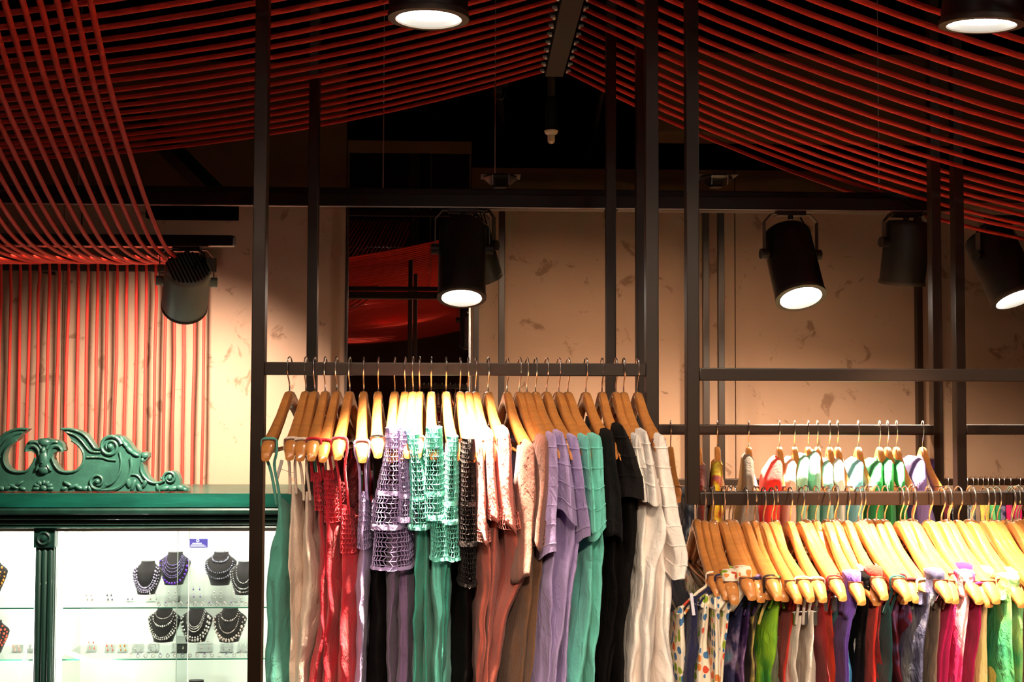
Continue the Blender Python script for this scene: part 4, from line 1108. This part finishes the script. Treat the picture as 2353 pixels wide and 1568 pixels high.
cami('cream camisole with thin straps, left of the two cream ones', hA[1], [(1115, 662, 682), (1200, 654, 688), (1300, 651, 692), (1400, 655, 692), (1568, 657, 690), (BOT, 655, 690)], C['cream'], 2, GA)
cami('cream camisole with ruched side, right of the two cream ones', hA[2], [(1130, 694, 714), (1200, 689, 718), (1280, 688, 728), (1380, 681, 739), (1450, 672, 730), (1568, 657, 704), (BOT, 650, 702)], C['cream'], 3, GA)
cami('crimson camisole next to the cream ones', hA[3], [(1085, 712, 738), (1200, 716, 748), (1300, 723, 754), (1400, 718, 752), (1568, 699, 738), (BOT, 695, 735)], C['crimson'], 4, GA, lace=.10)
cami('crimson camisole with scalloped lace edge, middle of the three crimson', hA[4], [(1080, 738, 768), (1150, 735, 772), (1300, 738, 778), (1400, 742, 788), (1568, 724, 772), (BOT, 720, 770)], C['crimson'], 5, GA, lace=.13)
cami('bright crimson camisole with lace straps, rightmost of the three crimson', hA[5], [(1160, 780, 804), (1250, 771, 818), (1330, 768, 820), (1450, 768, 814), (1568, 758, 814), (BOT, 755, 812)], C['crimson2'], 6, GA, lace=.12)
cami('lilac camisole with frayed straps beside the crimson ones', hA[6], [(1130, 823, 846), (1250, 817, 848), (1350, 811, 844), (1400, 809, 840), (1568, 805, 838), (BOT, 803, 836)], C['lilac'], 7, GA, lace=.14)
cami('black camisole in the gap left of the crochet tops', hA[7], [(1140, 858, 878), (1250, 848, 888), (1330, 844, 890), (1450, 837, 892), (1568, 833, 892), (BOT, 830, 890)], C['black'], 8, GA)
net_top('lilac crochet top with netted flared sleeves, left of the two lilac crochet', hA[8], [(985, 884, 922), (1060, 879, 926), (1110, 868, 930), (1160, 857, 930), (1212, 851, 926)], [(1205, 858, 938), (1260, 852, 944), (1312, 848, 944)], [(1200, 878, 940), (1320, 883, 936), (1400, 886, 920), (1480, 884, 916), (1568, 884, 914), (BOT, 882, 912)], C['lilac'], 9, GA, C['mauve_dark'])
net_top('lilac crochet top tucked behind another, right of the two lilac crochet', hA[9], [(990, 910, 938), (1100, 912, 942), (1195, 914, 948)], None, [(1180, 908, 948), (1350, 912, 948), (1568, 906, 942), (BOT, 904, 940)], C['lilac'], 12, GA, C['mauve_dark'])
net_top('aqua crochet top with ladder netting, leftmost of the aqua crochet', hA[10], [(1000, 932, 958), (1100, 940, 972), (1212, 937, 984)], None, [(1200, 944, 986), (1350, 943, 982), (1450, 940, 972), (1568, 945, 976), (BOT, 945, 976)], C['aqua'], 15, GA, C['aqua_deep'])
cami('plain aqua camisole tucked between the aqua crochet tops', hA[11], [(1080, 960, 980), (1250, 966, 990), (1400, 968, 990), (1568, 968, 990), (BOT, 968, 990)], C['aqua_deep'], 18, GA)
net_top('aqua crochet top in full light, middle of the aqua crochet', hA[12], [(985, 979, 1014), (1060, 975, 1018), (1120, 972, 1022), (1190, 975, 1024)], [(1190, 984, 1030), (1250, 990, 1036), (1290, 988, 1030)], [(1100, 984, 1022), (1220, 985, 1026), (1350, 985, 1022), (1450, 988, 1030), (1568, 985, 1042), (BOT, 985, 1040)], C['aqua'], 21, GA, C['aqua'])
net_top('aqua crochet top with ruffled sleeve, rightmost of the aqua crochet', hA[13], [(1005, 1030, 1054), (1100, 1022, 1056), (1200, 1018, 1053)], [(1195, 1016, 1056), (1240, 1022, 1060), (1290, 1024, 1060)], [(1200, 1014, 1048), (1400, 1010, 1036), (1568, 1010, 1033), (BOT, 1008, 1032)], C['aqua'], 24, GA, C['aqua_deep'])
net_top('black lace top with frayed netting between aqua and pink', hA[14], [(1010, 1066, 1092), (1120, 1060, 1095), (1250, 1053, 1100)], [(1240, 1055, 1098), (1350, 1058, 1098)], [(1200, 1050, 1096), (1400, 1042, 1094), (1568, 1036, 1094), (BOT, 1034, 1094)], C['lace_black'], 27, GA, C['black'])
tee('pink short-sleeved blouse, leftmost of the three pink', hA[15], [(1005, 1091, 1113), (1120, 1097, 1119), (1246, 1099, 1131)], [(1100, 1095, 1120), (1200, 1098, 1132), (1350, 1099, 1136), (1420, 1094, 1122), (1568, 1091, 1113), (BOT, 1090, 1112)], C['pink'], 30, GA, hem_net=.035, m_body=C['pink_dark'])
tee('pink short-sleeved blouse in full light, middle of the three pink', hA[16], [(990, 1117, 1141), (1100, 1124, 1147), (1196, 1125, 1157)], [(1100, 1122, 1150), (1200, 1125, 1162), (1330, 1120, 1166), (1430, 1112, 1142), (1568, 1111, 1136), (BOT, 1110, 1135)], C['pink'], 33, GA, hem_net=.03, m_body=C['pink_dark'])
tee('pink blouse with embroidered sleeve hem, rightmost of the three pink', hA[17], [(985, 1151, 1178), (1050, 1149, 1183), (1130, 1147, 1186), (1217, 1150, 1203)], [(1100, 1150, 1185), (1200, 1156, 1206), (1320, 1164, 1236), (1360, 1156, 1216), (1430, 1130, 1176), (1568, 1118, 1162), (BOT, 1116, 1160)], C['pink'], 36, GA, hem_net=.045, m_body=C['pink_dark'])
tee('mauve long-sleeved top beside the pink blouses', hA[18], [(1018, 1202, 1239), (1100, 1199, 1241), (1200, 1196, 1236), (1330, 1186, 1226)], [(1150, 1200, 1238), (1200, 1204, 1242), (1400, 1188, 1226), (1568, 1168, 1206), (BOT, 1166, 1204)], C['mauve'], 39, GA, m_body=C['brown'])
tee('mauve top with embroidered sleeve hem beside the lilac blouses', hA[19], [(1005, 1238, 1271), (1120, 1231, 1269), (1256, 1221, 1254)], [(1150, 1230, 1266), (1200, 1226, 1264), (1400, 1210, 1247), (1568, 1195, 1232), (BOT, 1193, 1230)], C['mauve'], 42, GA, hem_net=.06, m_body=C['brown'])
tee('lilac pin-tucked blouse, leftmost of the three lilac blouses', hA[20], [(1000, 1263, 1286), (1100, 1258, 1287), (1200, 1250, 1285), (1276, 1246, 1286)], [(1150, 1260, 1290), (1250, 1256, 1292), (1400, 1240, 1277), (1568, 1228, 1264), (BOT, 1226, 1262)], C['lilac'], 45, GA, tucks=.045)
tee('lilac pin-tucked blouse with open sleeve, middle of the three lilac blouses', hA[21], [(995, 1279, 1304), (1060, 1284, 1319), (1120, 1287, 1331), (1192, 1285, 1338)], [(1100, 1282, 1326), (1180, 1284, 1332), (1300, 1279, 1327), (1400, 1264, 1307), (1568, 1245, 1287), (BOT, 1243, 1285)], C['lilac'], 48, GA, tucks=.045, m_body=C['lilac'])
tee('lilac pin-tucked blouse, rightmost of the three lilac blouses', hA[22], [(1004, 1310, 1335), (1100, 1324, 1347), (1200, 1334, 1360), (1236, 1334, 1364)], [(1120, 1315, 1345), (1200, 1315, 1347), (1300, 1304, 1337), (1400, 1294, 1324), (1568, 1277, 1312), (BOT, 1275, 1310)], C['lilac'], 51, GA, tucks=.045)
tee('aqua pin-tucked blouse, left of the two aqua blouses', hA[23], [(1004, 1336, 1363), (1100, 1344, 1370), (1217, 1354, 1378)], [(1120, 1342, 1372), (1220, 1344, 1377), (1330, 1344, 1377), (1420, 1339, 1374), (1568, 1309, 1347), (BOT, 1305, 1345)], C['aqua'], 54, GA, tucks=.045)
tee('aqua pin-tucked blouse with ruffled front, right of the two aqua blouses', hA[24], [(1003, 1364, 1393), (1090, 1367, 1398), (1180, 1367, 1401), (1228, 1357, 1406)], [(1120, 1364, 1398), (1220, 1354, 1404), (1340, 1362, 1402), (1420, 1354, 1394), (1568, 1339, 1374), (BOT, 1336, 1372)], C['aqua'], 57, GA, tucks=.045)
tee('black blouse with long sleeve, left of the two black blouses', hA[25], [(992, 1390, 1421), (1100, 1397, 1430), (1242, 1401, 1442)], [(1120, 1396, 1436), (1200, 1397, 1442), (1400, 1394, 1442), (1568, 1372, 1412), (BOT, 1370, 1410)], C['soft_black'], 60, GA, m_body=C['black'])
tee('black pin-tucked blouse with wide short sleeve, right of the two black blouses', hA[26], [(978, 1411, 1441), (1040, 1419, 1471), (1100, 1427, 1489), (1147, 1419, 1496)], [(1090, 1424, 1470), (1140, 1424, 1477), (1260, 1424, 1482), (1330, 1404, 1462), (1568, 1394, 1444), (BOT, 1392, 1442)], C['soft_black'], 63, GA, tucks=.045, m_body=C['black'])
tee('white pin-tucked blouse mostly hidden, leftmost of the three white', hA[27], [(1003, 1455, 1477), (1100, 1466, 1497), (1152, 1474, 1503)], [(1100, 1464, 1500), (1150, 1469, 1512), (1300, 1457, 1507), (1450, 1449, 1492), (1568, 1442, 1477), (BOT, 1440, 1475)], C['white'], 66, GA, tucks=.045)
tee('white pin-tucked blouse with draped body, middle of the three white', hA[28], [(992, 1468, 1497), (1080, 1481, 1514), (1152, 1479, 1532)], [(1100, 1478, 1530), (1150, 1477, 1547), (1250, 1474, 1547), (1350, 1459, 1537), (1450, 1451, 1532), (1568, 1459, 1512), (BOT, 1458, 1512)], C['white'], 69, GA, tucks=.045, pleat=.022)
tee('white pin-tucked blouse nearest the rack post, rightmost of the three white', hA[29], [(1003, 1506, 1539), (1100, 1514, 1557), (1200, 1529, 1574), (1290, 1547, 1590), (1332, 1539, 1577)], [(1150, 1512, 1556), (1250, 1511, 1562), (1400, 1510, 1558), (1568, 1505, 1564), (BOT, 1503, 1562)], C['white'], 72, GA, tucks=.045)

# ---- right frame: forty-five hangers
HB = [1604, 1617, 1629, 1641, 1657, 1676, 1688, 1708, 1733, 1746, 1763, 1783, 1809, 1834, 1857, 1875, 1889, 1905, 1918, 1930, 1944, 1962, 1981, 2001, 2021, 2037, 2061, 2079, 2092, 2105, 2125, 2138, 2151, 2168, 2182, 2202, 2219, 2238, 2255, 2271, 2289, 2309, 2321, 2335, 2351, 2366, 2384]
qb = random.Random(23); hB = []
zrB = PZ(1145, YA, (1590 + 2490) / 2) + T + .0022
for i, px in enumerate(HB):
    xh = PX(px + 2, 1160, YA)
    yaw = qb.uniform(-.10, .05)
    if i < 3: yaw = -.06
    hB.append(hang('B', xh, YA, zrB - qb.uniform(0, .0005), yaw, 'pale wooden hanger on the right frame, %s from its left post' % nth(i + 1), 'hangers on the right frame', dy=qb.uniform(-.036, .036), tilt=qb.uniform(-.05, .05)))
def proj_x(v):
    q = CAM_ROT.transposed() @ (Vector(v) - Vector((0, 0, EYE)))
    return W / 2 + F * q.x / -q.z
tipB = [proj_x(on(h, .2)) for h in hB]
C['navy'] = cloth('navy', srgb(34, 34, 70)); C['red'] = cloth('red', srgb(206, 48, 34)); C['dark_red'] = cloth('dark_red', srgb(140, 22, 26)); C['orange_red'] = cloth('orange_red', srgb(226, 66, 40))
C['steel_teal'] = cloth('steel_teal', srgb(74, 158, 170)); C['blue'] = cloth('blue', srgb(50, 110, 150)); C['purple'] = cloth('purple', srgb(112, 76, 170)); C['white2'] = cloth('white2', srgb(230, 216, 206)); C['linen'] = cloth('linen', srgb(222, 205, 190))
C['dark_teal'] = cloth('dark_teal', srgb(30, 74, 72)); C['grey_green'] = cloth('grey_green', srgb(150, 168, 142)); C['taupe'] = cloth('taupe', srgb(140, 112, 94)); C['magenta'] = cloth('magenta', srgb(204, 28, 92))
C['dots'] = dot_cloth('dots', srgb(238, 222, 200))
C['navy_floral'] = ramp_cloth('navy_floral', [(0.3, srgb(24, 22, 52)), (0.5, srgb(40, 38, 74)), (0.58, srgb(132, 110, 140)), (0.66, srgb(90, 130, 150))], 16)
C['purple_floral'] = ramp_cloth('purple_floral', [(0.3, srgb(30, 14, 40)), (0.48, srgb(62, 34, 84)), (0.58, srgb(150, 110, 160)), (0.7, srgb(190, 160, 170))], 18)
C['yellow_black'] = ramp_cloth('yellow_black', [(0.35, srgb(30, 24, 22)), (0.48, srgb(60, 50, 44)), (0.53, srgb(196, 170, 90)), (0.7, srgb(220, 196, 130))], 12, stretch=(1, 1, .4))
C['green_dye'] = ramp_cloth('green_dye', [(0.28, srgb(20, 84, 56)), (0.45, srgb(60, 130, 40)), (0.55, srgb(140, 186, 40)), (0.7, srgb(40, 130, 60))], 9, stretch=(1.6, 1, .6))
C['maroon_print'] = ramp_cloth('maroon_print', [(0.3, srgb(54, 12, 22)), (0.5, srgb(96, 22, 34)), (0.58, srgb(110, 80, 120)), (0.7, srgb(170, 30, 50))], 12)
C['grey_navy'] = ramp_cloth('grey_navy', [(0.3, srgb(46, 46, 72)), (0.5, srgb(84, 82, 108)), (0.6, srgb(150, 148, 150)), (0.7, srgb(70, 70, 92))], 10, stretch=(1.5, 1, .5))
C['pink_dye'] = ramp_cloth('pink_dye', [(0.34, srgb(198, 26, 90)), (0.48, srgb(214, 50, 108)), (0.58, srgb(240, 190, 190)), (0.7, srgb(200, 30, 90))], 8, stretch=(1.5, 1, .6))
C['peach_dye'] = ramp_cloth('peach_dye', [(0.34, srgb(220, 196, 110)), (0.5, srgb(226, 200, 140)), (0.6, srgb(226, 140, 110)), (0.7, srgb(224, 200, 120))], 7, stretch=(1.5, 1, .6))
C['yellow'] = cloth('yellow', srgb(224, 204, 96)); C['lime_dye'] = ramp_cloth('lime_dye', [(0.32, srgb(20, 120, 100)), (0.48, srgb(90, 180, 110)), (0.56, srgb(180, 216, 120)), (0.7, srgb(60, 160, 120))], 7, stretch=(1.4, 1, .6))
GB = 'garments on the right frame'
B = [
 ('strappy dress with coloured dots behind the white blouse, leftmost on the right frame', 'c', [(1392, 1556, 1578), (1568, 1552, 1585)], 'dots'),
 ('navy top hanging between the dotted tops', 'c', [(1370, 1585, 1612), (1480, 1579, 1610), (1568, 1572, 1602)], 'navy'),
 ('white top with coloured dots beside the navy one', 'd', [(1322, 1617, 1641), (1400, 1612, 1640), (1480, 1605, 1636), (1568, 1590, 1652)], 'dots'),
 ('white top with coloured dots, second of the three on hanger ends', 'd', [(1328, 1641, 1665), (1400, 1642, 1662), (1568, 1640, 1668)], 'dots'),
 ('white top with coloured dots, third of the three on hanger ends', 'd', [(1332, 1664, 1692), (1400, 1662, 1688), (1480, 1655, 1680), (1568, 1645, 1672)], 'dots'),
 ('navy floral dress beside the dotted tops', 'c', [(1395, 1690, 1722), (1480, 1672, 1712), (1568, 1655, 1705)], 'navy_floral'),
 ('purple floral top beside the navy floral dress', 'c', [(1395, 1710, 1737), (1480, 1702, 1728), (1568, 1698, 1722)], 'purple_floral'),
 ('black and yellow streaked top', 'c', [(1415, 1728, 1750), (1480, 1722, 1747), (1568, 1712, 1746)], 'yellow_black'),
 ('bright green tie-dyed dress', 'c', [(1378, 1768, 1808), (1420, 1760, 1806), (1480, 1748, 1801), (1568, 1745, 1796)], 'green_dye'),
 ('red top beside the green tie-dyed dress', 'c', [(1380, 1814, 1838), (1480, 1800, 1823), (1568, 1792, 1816)], 'red'),
 ('white linen top, left of the two white ones on the right frame', 'c', [(1415, 1830, 1852), (1480, 1819, 1847), (1568, 1812, 1846)], 'linen'),
 ('white linen skirt with fraying, right of the two white ones', 'c', [(1405, 1856, 1878), (1480, 1845, 1886), (1568, 1840, 1890)], 'linen'),
 ('dark red top behind chrome clips', 'c', [(1370, 1874, 1905), (1480, 1880, 1906), (1568, 1888, 1916)], 'dark_red'),
 ('orange red skirt hanging under chrome clips', 'c', [(1388, 1898, 1918), (1480, 1902, 1926), (1568, 1904, 1934)], 'orange_red'),
 ('teal blue top right of the orange red skirt', 'c', [(1365, 1916, 1942), (1480, 1918, 1946), (1568, 1930, 1950)], 'steel_teal'),
 ('blue top between teal and purple ones', 'c', [(1380, 1936, 1954), (1568, 1944, 1960)], 'blue'),
 ('purple top draped on a hanger end', 'd', [(1344, 1950, 1974), (1400, 1950, 1974), (1480, 1941, 1960), (1568, 1945, 1962)], 'purple'),
 ('white top draped on a hanger end', 'd', [(1338, 1966, 2001), (1400, 1975, 1994), (1480, 1957, 1973), (1568, 1958, 1973)], 'white2'),
 ('black top draped on a hanger end', 'd', [(1306, 1986, 2018), (1400, 1984, 2006), (1480, 1970, 2001), (1568, 1968, 2003)], 'black'),
 ('red top draped on a hanger end', 'd', [(1317, 2018, 2046), (1400, 2007, 2031), (1480, 2000, 2018), (1568, 2002, 2020)], 'red'),
 ('dark red top right of the draped red one', 'c', [(1390, 2014, 2036), (1480, 2016, 2032), (1568, 2018, 2036)], 'dark_red'),
 ('dark teal top left of the maroon prints', 'c', [(1390, 2032, 2052), (1568, 2033, 2052)], 'dark_teal'),
 ('maroon printed dress, left of the two maroon prints', 'c', [(1350, 2055, 2082), (1400, 2051, 2081), (1480, 2050, 2077), (1568, 2055, 2087)], 'maroon_print'),
 ('maroon printed dress, right of the two maroon prints', 'c', [(1380, 2076, 2102), (1480, 2074, 2097), (1568, 2084, 2107)], 'maroon_print'),
 ('grey green top right of the maroon prints', 'c', [(1380, 2098, 2126), (1480, 2090, 2110), (1568, 2094, 2112)], 'grey_green'),
 ('blue grey tie-dyed dress with ruffled strap', 'd', [(1318, 2116, 2152), (1400, 2124, 2151), (1480, 2107, 2137), (1568, 2102, 2133)], 'grey_navy'),
 ('taupe top left of the magenta ones', 'c', [(1380, 2150, 2174), (1480, 2139, 2167), (1568, 2130, 2167)], 'taupe'),
 ('magenta top draped on a hanger end, left of the pink tie-dye', 'd', [(1312, 2194, 2226), (1400, 2184, 2212), (1480, 2169, 2196), (1568, 2165, 2192)], 'magenta'),
 ('pink and white tie-dyed top draped on a hanger end', 'd', [(1300, 2220, 2251), (1400, 2214, 2241), (1480, 2206, 2231), (1568, 2194, 2227)], 'pink_dye'),
 ('magenta top right of the pink tie-dye', 'c', [(1375, 2236, 2264), (1480, 2230, 2252), (1568, 2224, 2247)], 'magenta'),
 ('yellow and peach tie-dyed top draped on a hanger end', 'd', [(1302, 2261, 2292), (1400, 2254, 2282), (1480, 2248, 2280), (1568, 2242, 2284)], 'peach_dye'),
 ('yellow sequinned top beside the peach tie-dye', 'c', [(1362, 2284, 2306), (1480, 2281, 2304), (1568, 2282, 2309)], 'yellow'),
 ('lime and teal tie-dyed top, left of the two at the right edge', 'd', [(1308, 2308, 2339), (1400, 2311, 2337), (1480, 2304, 2332), (1568, 2307, 2342)], 'lime_dye'),
 ('lime and teal tie-dyed top cut by the right edge', 'd', [(1310, 2341, 2372), (1480, 2334, 2364), (1568, 2337, 2368)], 'lime_dye'),
]
free = set(range(len(hB)))
for n_, (lab, kind, body, mk) in enumerate(B):
    want = (body[0][1] + body[0][2]) / 2 + (0 if kind == 'd' else 4)
    j = min(free, key=lambda i: abs(tipB[i] - want)); free.discard(j); h = hB[j]
    body = list(body) + [(BOT, body[-1][1] - 3, body[-1][2] + 1)]
    if kind == 'd':
        Yn = h['Y'] - .212
        rows = rows_of(body, Yn)
        g = garment_root('draped_top', lab, 'top', h, GB, rows[-1][0])
        low = [r_ for r_ in rows if rows[0][0] - r_[0] > .035]
        tube_cloth(low, Yn + .006, .40, slope_of(h), 200 + n_, N=44, pleat=.008).build('body', C[mk], g, angle=None)
        q_ = on(h, .175); low0 = low[min(3, len(low) - 1)]
        zt_, zb_ = q_.z + .006, min(low0[0], q_.z - .05)
        sh = []
        for t_ in np.linspace(0, 1, 9):
            w_ = .0185 + .003 * t_; k_ = max(0, t_ - .35) / .65
            sh.append((zt_ + (zb_ - zt_) * t_, (q_.x - w_) * (1 - k_) + (low0[1] - .002) * k_, (q_.x + w_) * (1 - k_) + (low0[2] + .002) * k_))
        tube_cloth(sh, q_.y - .026, .062, slope_of(h), 200 + n_, N=36, pleat=.003, cap=True, boxy=.7, vexp=.7, rise=([0, 1], [.003, -.002]), fall=.05, wob=.005).build('shoulder', C[mk], g, angle=None)
    else:
        cami(lab, h, body, C[mk], 200 + n_, GB, half=.19, name='strap_top')
# chrome clips on two hangers
for lab, px, py in (('chrome skirt clips under a hanger near the orange red skirt', 1895, 1375), ('chrome skirt clips lower down beside the white linen skirt', 1850, 1408)):
    c_ = P(px, py, YA - .2); g = thing('skirt_clip', lab, 'clip', c_)
    MB().tube([c_ + Vector((-.03, 0, 0)), c_ + Vector((.03, 0, .004))], .0022, 6).build('rod', 'chrome', g)
    for s in (-.022, .0, .022):
        MB().box(c_.x + s - .006, c_.x + s + .006, c_.y - .006, c_.y + .006, c_.z - .03, c_.z + .004, bev=.002).build('clip', 'chrome', g)

# ---- second row right: pale tops on the rail at 988
HCx = [(1541, 1541), (1606, 1605), (1648, 1648), (1722, 1718), (1792, 1790), (1827, 1824), (1858, 1856), (1879, 1877), (1909, 1903), (1926, 1923), (1972, 1972), (2024, 2018), (2041, 2038), (2062, 2058), (2122, 2118)]
zrC = PZ(988, YB, (1472 + 2150) / 2) + T + .0022
C['coral'] = cloth('coral', srgb(236, 70, 56)); C['peach'] = cloth('peach', srgb(240, 214, 196)); C['mint'] = cloth('mint', srgb(176, 226, 204)); C['pale_aqua'] = cloth('pale_aqua', srgb(176, 226, 222)); C['pale_white'] = cloth('pale_white', srgb(236, 240, 234))
C['sky'] = cloth('sky', srgb(150, 212, 222)); C['green'] = cloth('green', srgb(60, 178, 110)); C['lavender'] = cloth('lavender', srgb(150, 132, 190)); C['greige'] = cloth('greige', srgb(160, 146, 132)); C['rust'] = cloth('rust', srgb(120, 40, 24))
C['warm_print'] = ramp_cloth('warm_print', [(0.3, srgb(90, 50, 100)), (0.46, srgb(170, 70, 30)), (0.55, srgb(216, 190, 50)), (0.7, srgb(150, 60, 30))], 14)
C['blue_print'] = ramp_cloth('blue_print', [(0.35, srgb(40, 44, 54)), (0.5, srgb(80, 86, 96)), (0.6, srgb(150, 150, 150)), (0.7, srgb(60, 66, 80))], 26)
GC = [('blue grey printed skirt behind the white blouse', 'blue_print', [(1150, 1572, 1600), (1240, 1566, 1602)]),
      ('dark rust top just right of the frame post on the second row', 'rust', [(1080, 1603, 1614), (1130, 1605, 1622), (1230, 1602, 1626)]),
      ('purple, yellow and orange printed top on the second row', 'warm_print', [(1072, 1641, 1655), (1100, 1640, 1657), (1130, 1637, 1658), (1200, 1627, 1664), (1260, 1625, 1666)]),
      ('greige top with a lace collar on the second row', 'greige', [(1058, 1713, 1731), (1090, 1710, 1734), (1130, 1705, 1740), (1200, 1690, 1750), (1260, 1686, 1754)]),
      ('coral red top with floral collar on the second row', 'coral', [(1066, 1780, 1802), (1100, 1765, 1806), (1130, 1758, 1806), (1200, 1752, 1800), (1260, 1750, 1802)]),
      ('pale peach top beside the coral one', 'peach', [(1068, 1815, 1831), (1130, 1800, 1836), (1200, 1802, 1838), (1260, 1800, 1840)]),
      ('mint top, left of the two mint ones', 'mint', [(1060, 1846, 1862), (1130, 1833, 1862), (1200, 1836, 1862), (1260, 1834, 1864)]),
      ('mint top, right of the two mint ones', 'mint', [(1050, 1869, 1886), (1130, 1862, 1893), (1200, 1862, 1892), (1260, 1862, 1894)]),
      ('pale aqua gathered top right of the mint ones', 'pale_aqua', [(1072, 1897, 1916), (1130, 1890, 1923), (1200, 1892, 1922), (1260, 1892, 1922)]),
      ('white gathered top right of the mint ones', 'pale_white', [(1066, 1920, 1941), (1130, 1924, 1949), (1200, 1924, 1948), (1260, 1924, 1948)]),
      ('sky blue top left of the green ones', 'sky', [(1070, 1968, 1992), (1130, 1950, 1993), (1200, 1952, 1994), (1260, 1952, 1996)]),
      ('green top, leftmost of the three green ones', 'green', [(1072, 2014, 2033), (1130, 1999, 2038), (1200, 2004, 2040), (1260, 2004, 2042)]),
      ('green top, middle of the three green ones', 'green', [(1066, 2036, 2057), (1130, 2036, 2066), (1200, 2038, 2070), (1260, 2038, 2072)]),
      ('green top, rightmost of the three green ones', 'green', [(1070, 2060, 2084), (1130, 2066, 2091), (1200, 2070, 2100), (1260, 2070, 2102)]),
      ('lavender top beside the second row post', 'lavender', [(1066, 2109, 2132), (1130, 2102, 2141), (1200, 2104, 2162), (1260, 2104, 2170)])]
for k_ in ('coral', 'peach', 'mint', 'pale_aqua', 'pale_white', 'sky', 'green', 'lavender', 'greige'): translucent(C[k_])
qc = random.Random(5)
for i, ((a_, b_), (lab, mk, body)) in enumerate(zip(HCx, GC)):
    xh = PX((a_ + b_) / 2, 1000, YB)
    first = body[0] if i else (1060, 1550, 1562)
    tipx = PX((first[1] + first[2]) / 2, first[0], YB - .2)
    yaw = math.asin(max(-.22, min(.22, (tipx - .010 - xh) / .2)))
    h = hang('C', xh, YB, zrC, yaw, 'wooden hanger on the second row rail, %s from the left' % nth(i + 1), 'hangers on the second row')
    body = body + [(1400, body[-1][1] - 4, body[-1][2] + 4)]
    Yn = YB - (.215 if i else .19)
    rows = [(z_, min(l_, (l_ + r_) / 2 - .019), max(r_, (l_ + r_) / 2 + .019)) for z_, l_, r_ in rows_of(body, Yn)]
    g = garment_root('hanging_top', lab, 'top', h, 'tops on the second row', rows[-1][0])
    if i:
        tube_cloth(rows, Yn, (h['Y'] - Yn) * 2, slope_of(h), 300 + i, N=44, pleat=.008, pm=1.2, cap=True, taper=(.055, .50), wob=.005, boxy=.6, vexp=.85, rnd=.012).build('body', C[mk], g, angle=None)
    else:
        tube_cloth(rows, Yn, (h['Y'] - Yn) * 2, slope_of(h), 300 + i, N=40, pleat=.008, wob=.006).build('body', C[mk], g, angle=None)

# ---- far wall rack: small printed tops
zrF = PZ(1108, YF, 2380) + T + .0022
far = [(2175, 'grey', 'maroon_print'), (2219, 'a', 'blue_print'), (2232, 'b', 'blue_print'), (2243, 'c', 'taupe'), (2255, 'd', 'yellow'), (2266, 'e', 'yellow'), (2279, 'f', 'lime_dye'), (2292, 'g', 'green'), (2303, 'h', 'navy_floral'), (2318, 'i', 'magenta'), (2340, 'j', 'magenta')]
for i, (px, _, mk) in enumerate(far):
    xh = PX(px, 1120, YF)
    h = hang('C', xh, YF - .0, zrF, qc.uniform(-.04, .04), 'small wooden hanger on the far wall rack, %s from the left' % nth(i + 1), 'hangers on the far wall rack')
    Yn = YF - .2
    body = [(1152, px - 5 + 3, px + 5 + 6), (1170, px - 8 + 3, px + 8 + 8), (1300, px - 9 + 4, px + 9 + 8), (1420, px - 9 + 4, px + 9 + 8)]
    rows = rows_of(body, Yn)
    col = mk.replace('_', ' ')
    g = garment_root('hanging_top', 'small %s top on the far wall rack, %s from the left' % (col.replace(' dye', ' dyed').replace('blue print', 'grey printed').replace('navy floral', 'navy floral').replace('maroon print', 'maroon printed'), nth(i + 1)), 'top', h, 'tops on the far wall rack', rows[-1][0])
    tube_cloth(rows, Yn, .38, slope_of(h), 400 + i, N=28, pleat=.006, cap=True, taper=(.05, .5)).build('body', C[mk], g, angle=None)

# ---- small tags hanging from garments
for lab, p0, p1, Yt, m_ in (('grey security tag hanging beside the teal camisole', (648, 1058), (636, 1101), YA - .19, 'cream_clip'), ('white plastic tag hanging beside the navy top', (1588, 1364), (1594, 1414), YA - .19, 'sign_white')):
    a_, b_ = P(*p0, Yt), P(*p1, Yt); d_ = (b_ - a_).normalized(); n_ = Vector((d_.z, 0, -d_.x))
    g = thing('garment_tag', lab, 'tag', b_)
    vs = [a_ + n_ * s1 * .0035 + Vector((0, s2 * .003, 0)) for s1, s2 in ((-1, -1), (1, -1), (1, 1), (-1, 1))] + [b_ + n_ * s1 * .0035 + Vector((0, s2 * .003, 0)) for s1, s2 in ((-1, -1), (1, -1), (1, 1), (-1, 1))]
    MB().add(vs, [(0, 1, 2, 3), (7, 6, 5, 4), (0, 4, 5, 1), (1, 5, 6, 2), (2, 6, 7, 3), (3, 7, 4, 0)]).build('tag', m_, g, smooth=False)
    e_ = P(p0[0] + 32, p0[1] + 30, Yt + .02)
    MB().tube([a_ * .55 + b_ * .45, (a_ + e_) / 2 - Vector((0, 0, .012)), e_], .0007, 5).build('string', 'cream_clip', g)
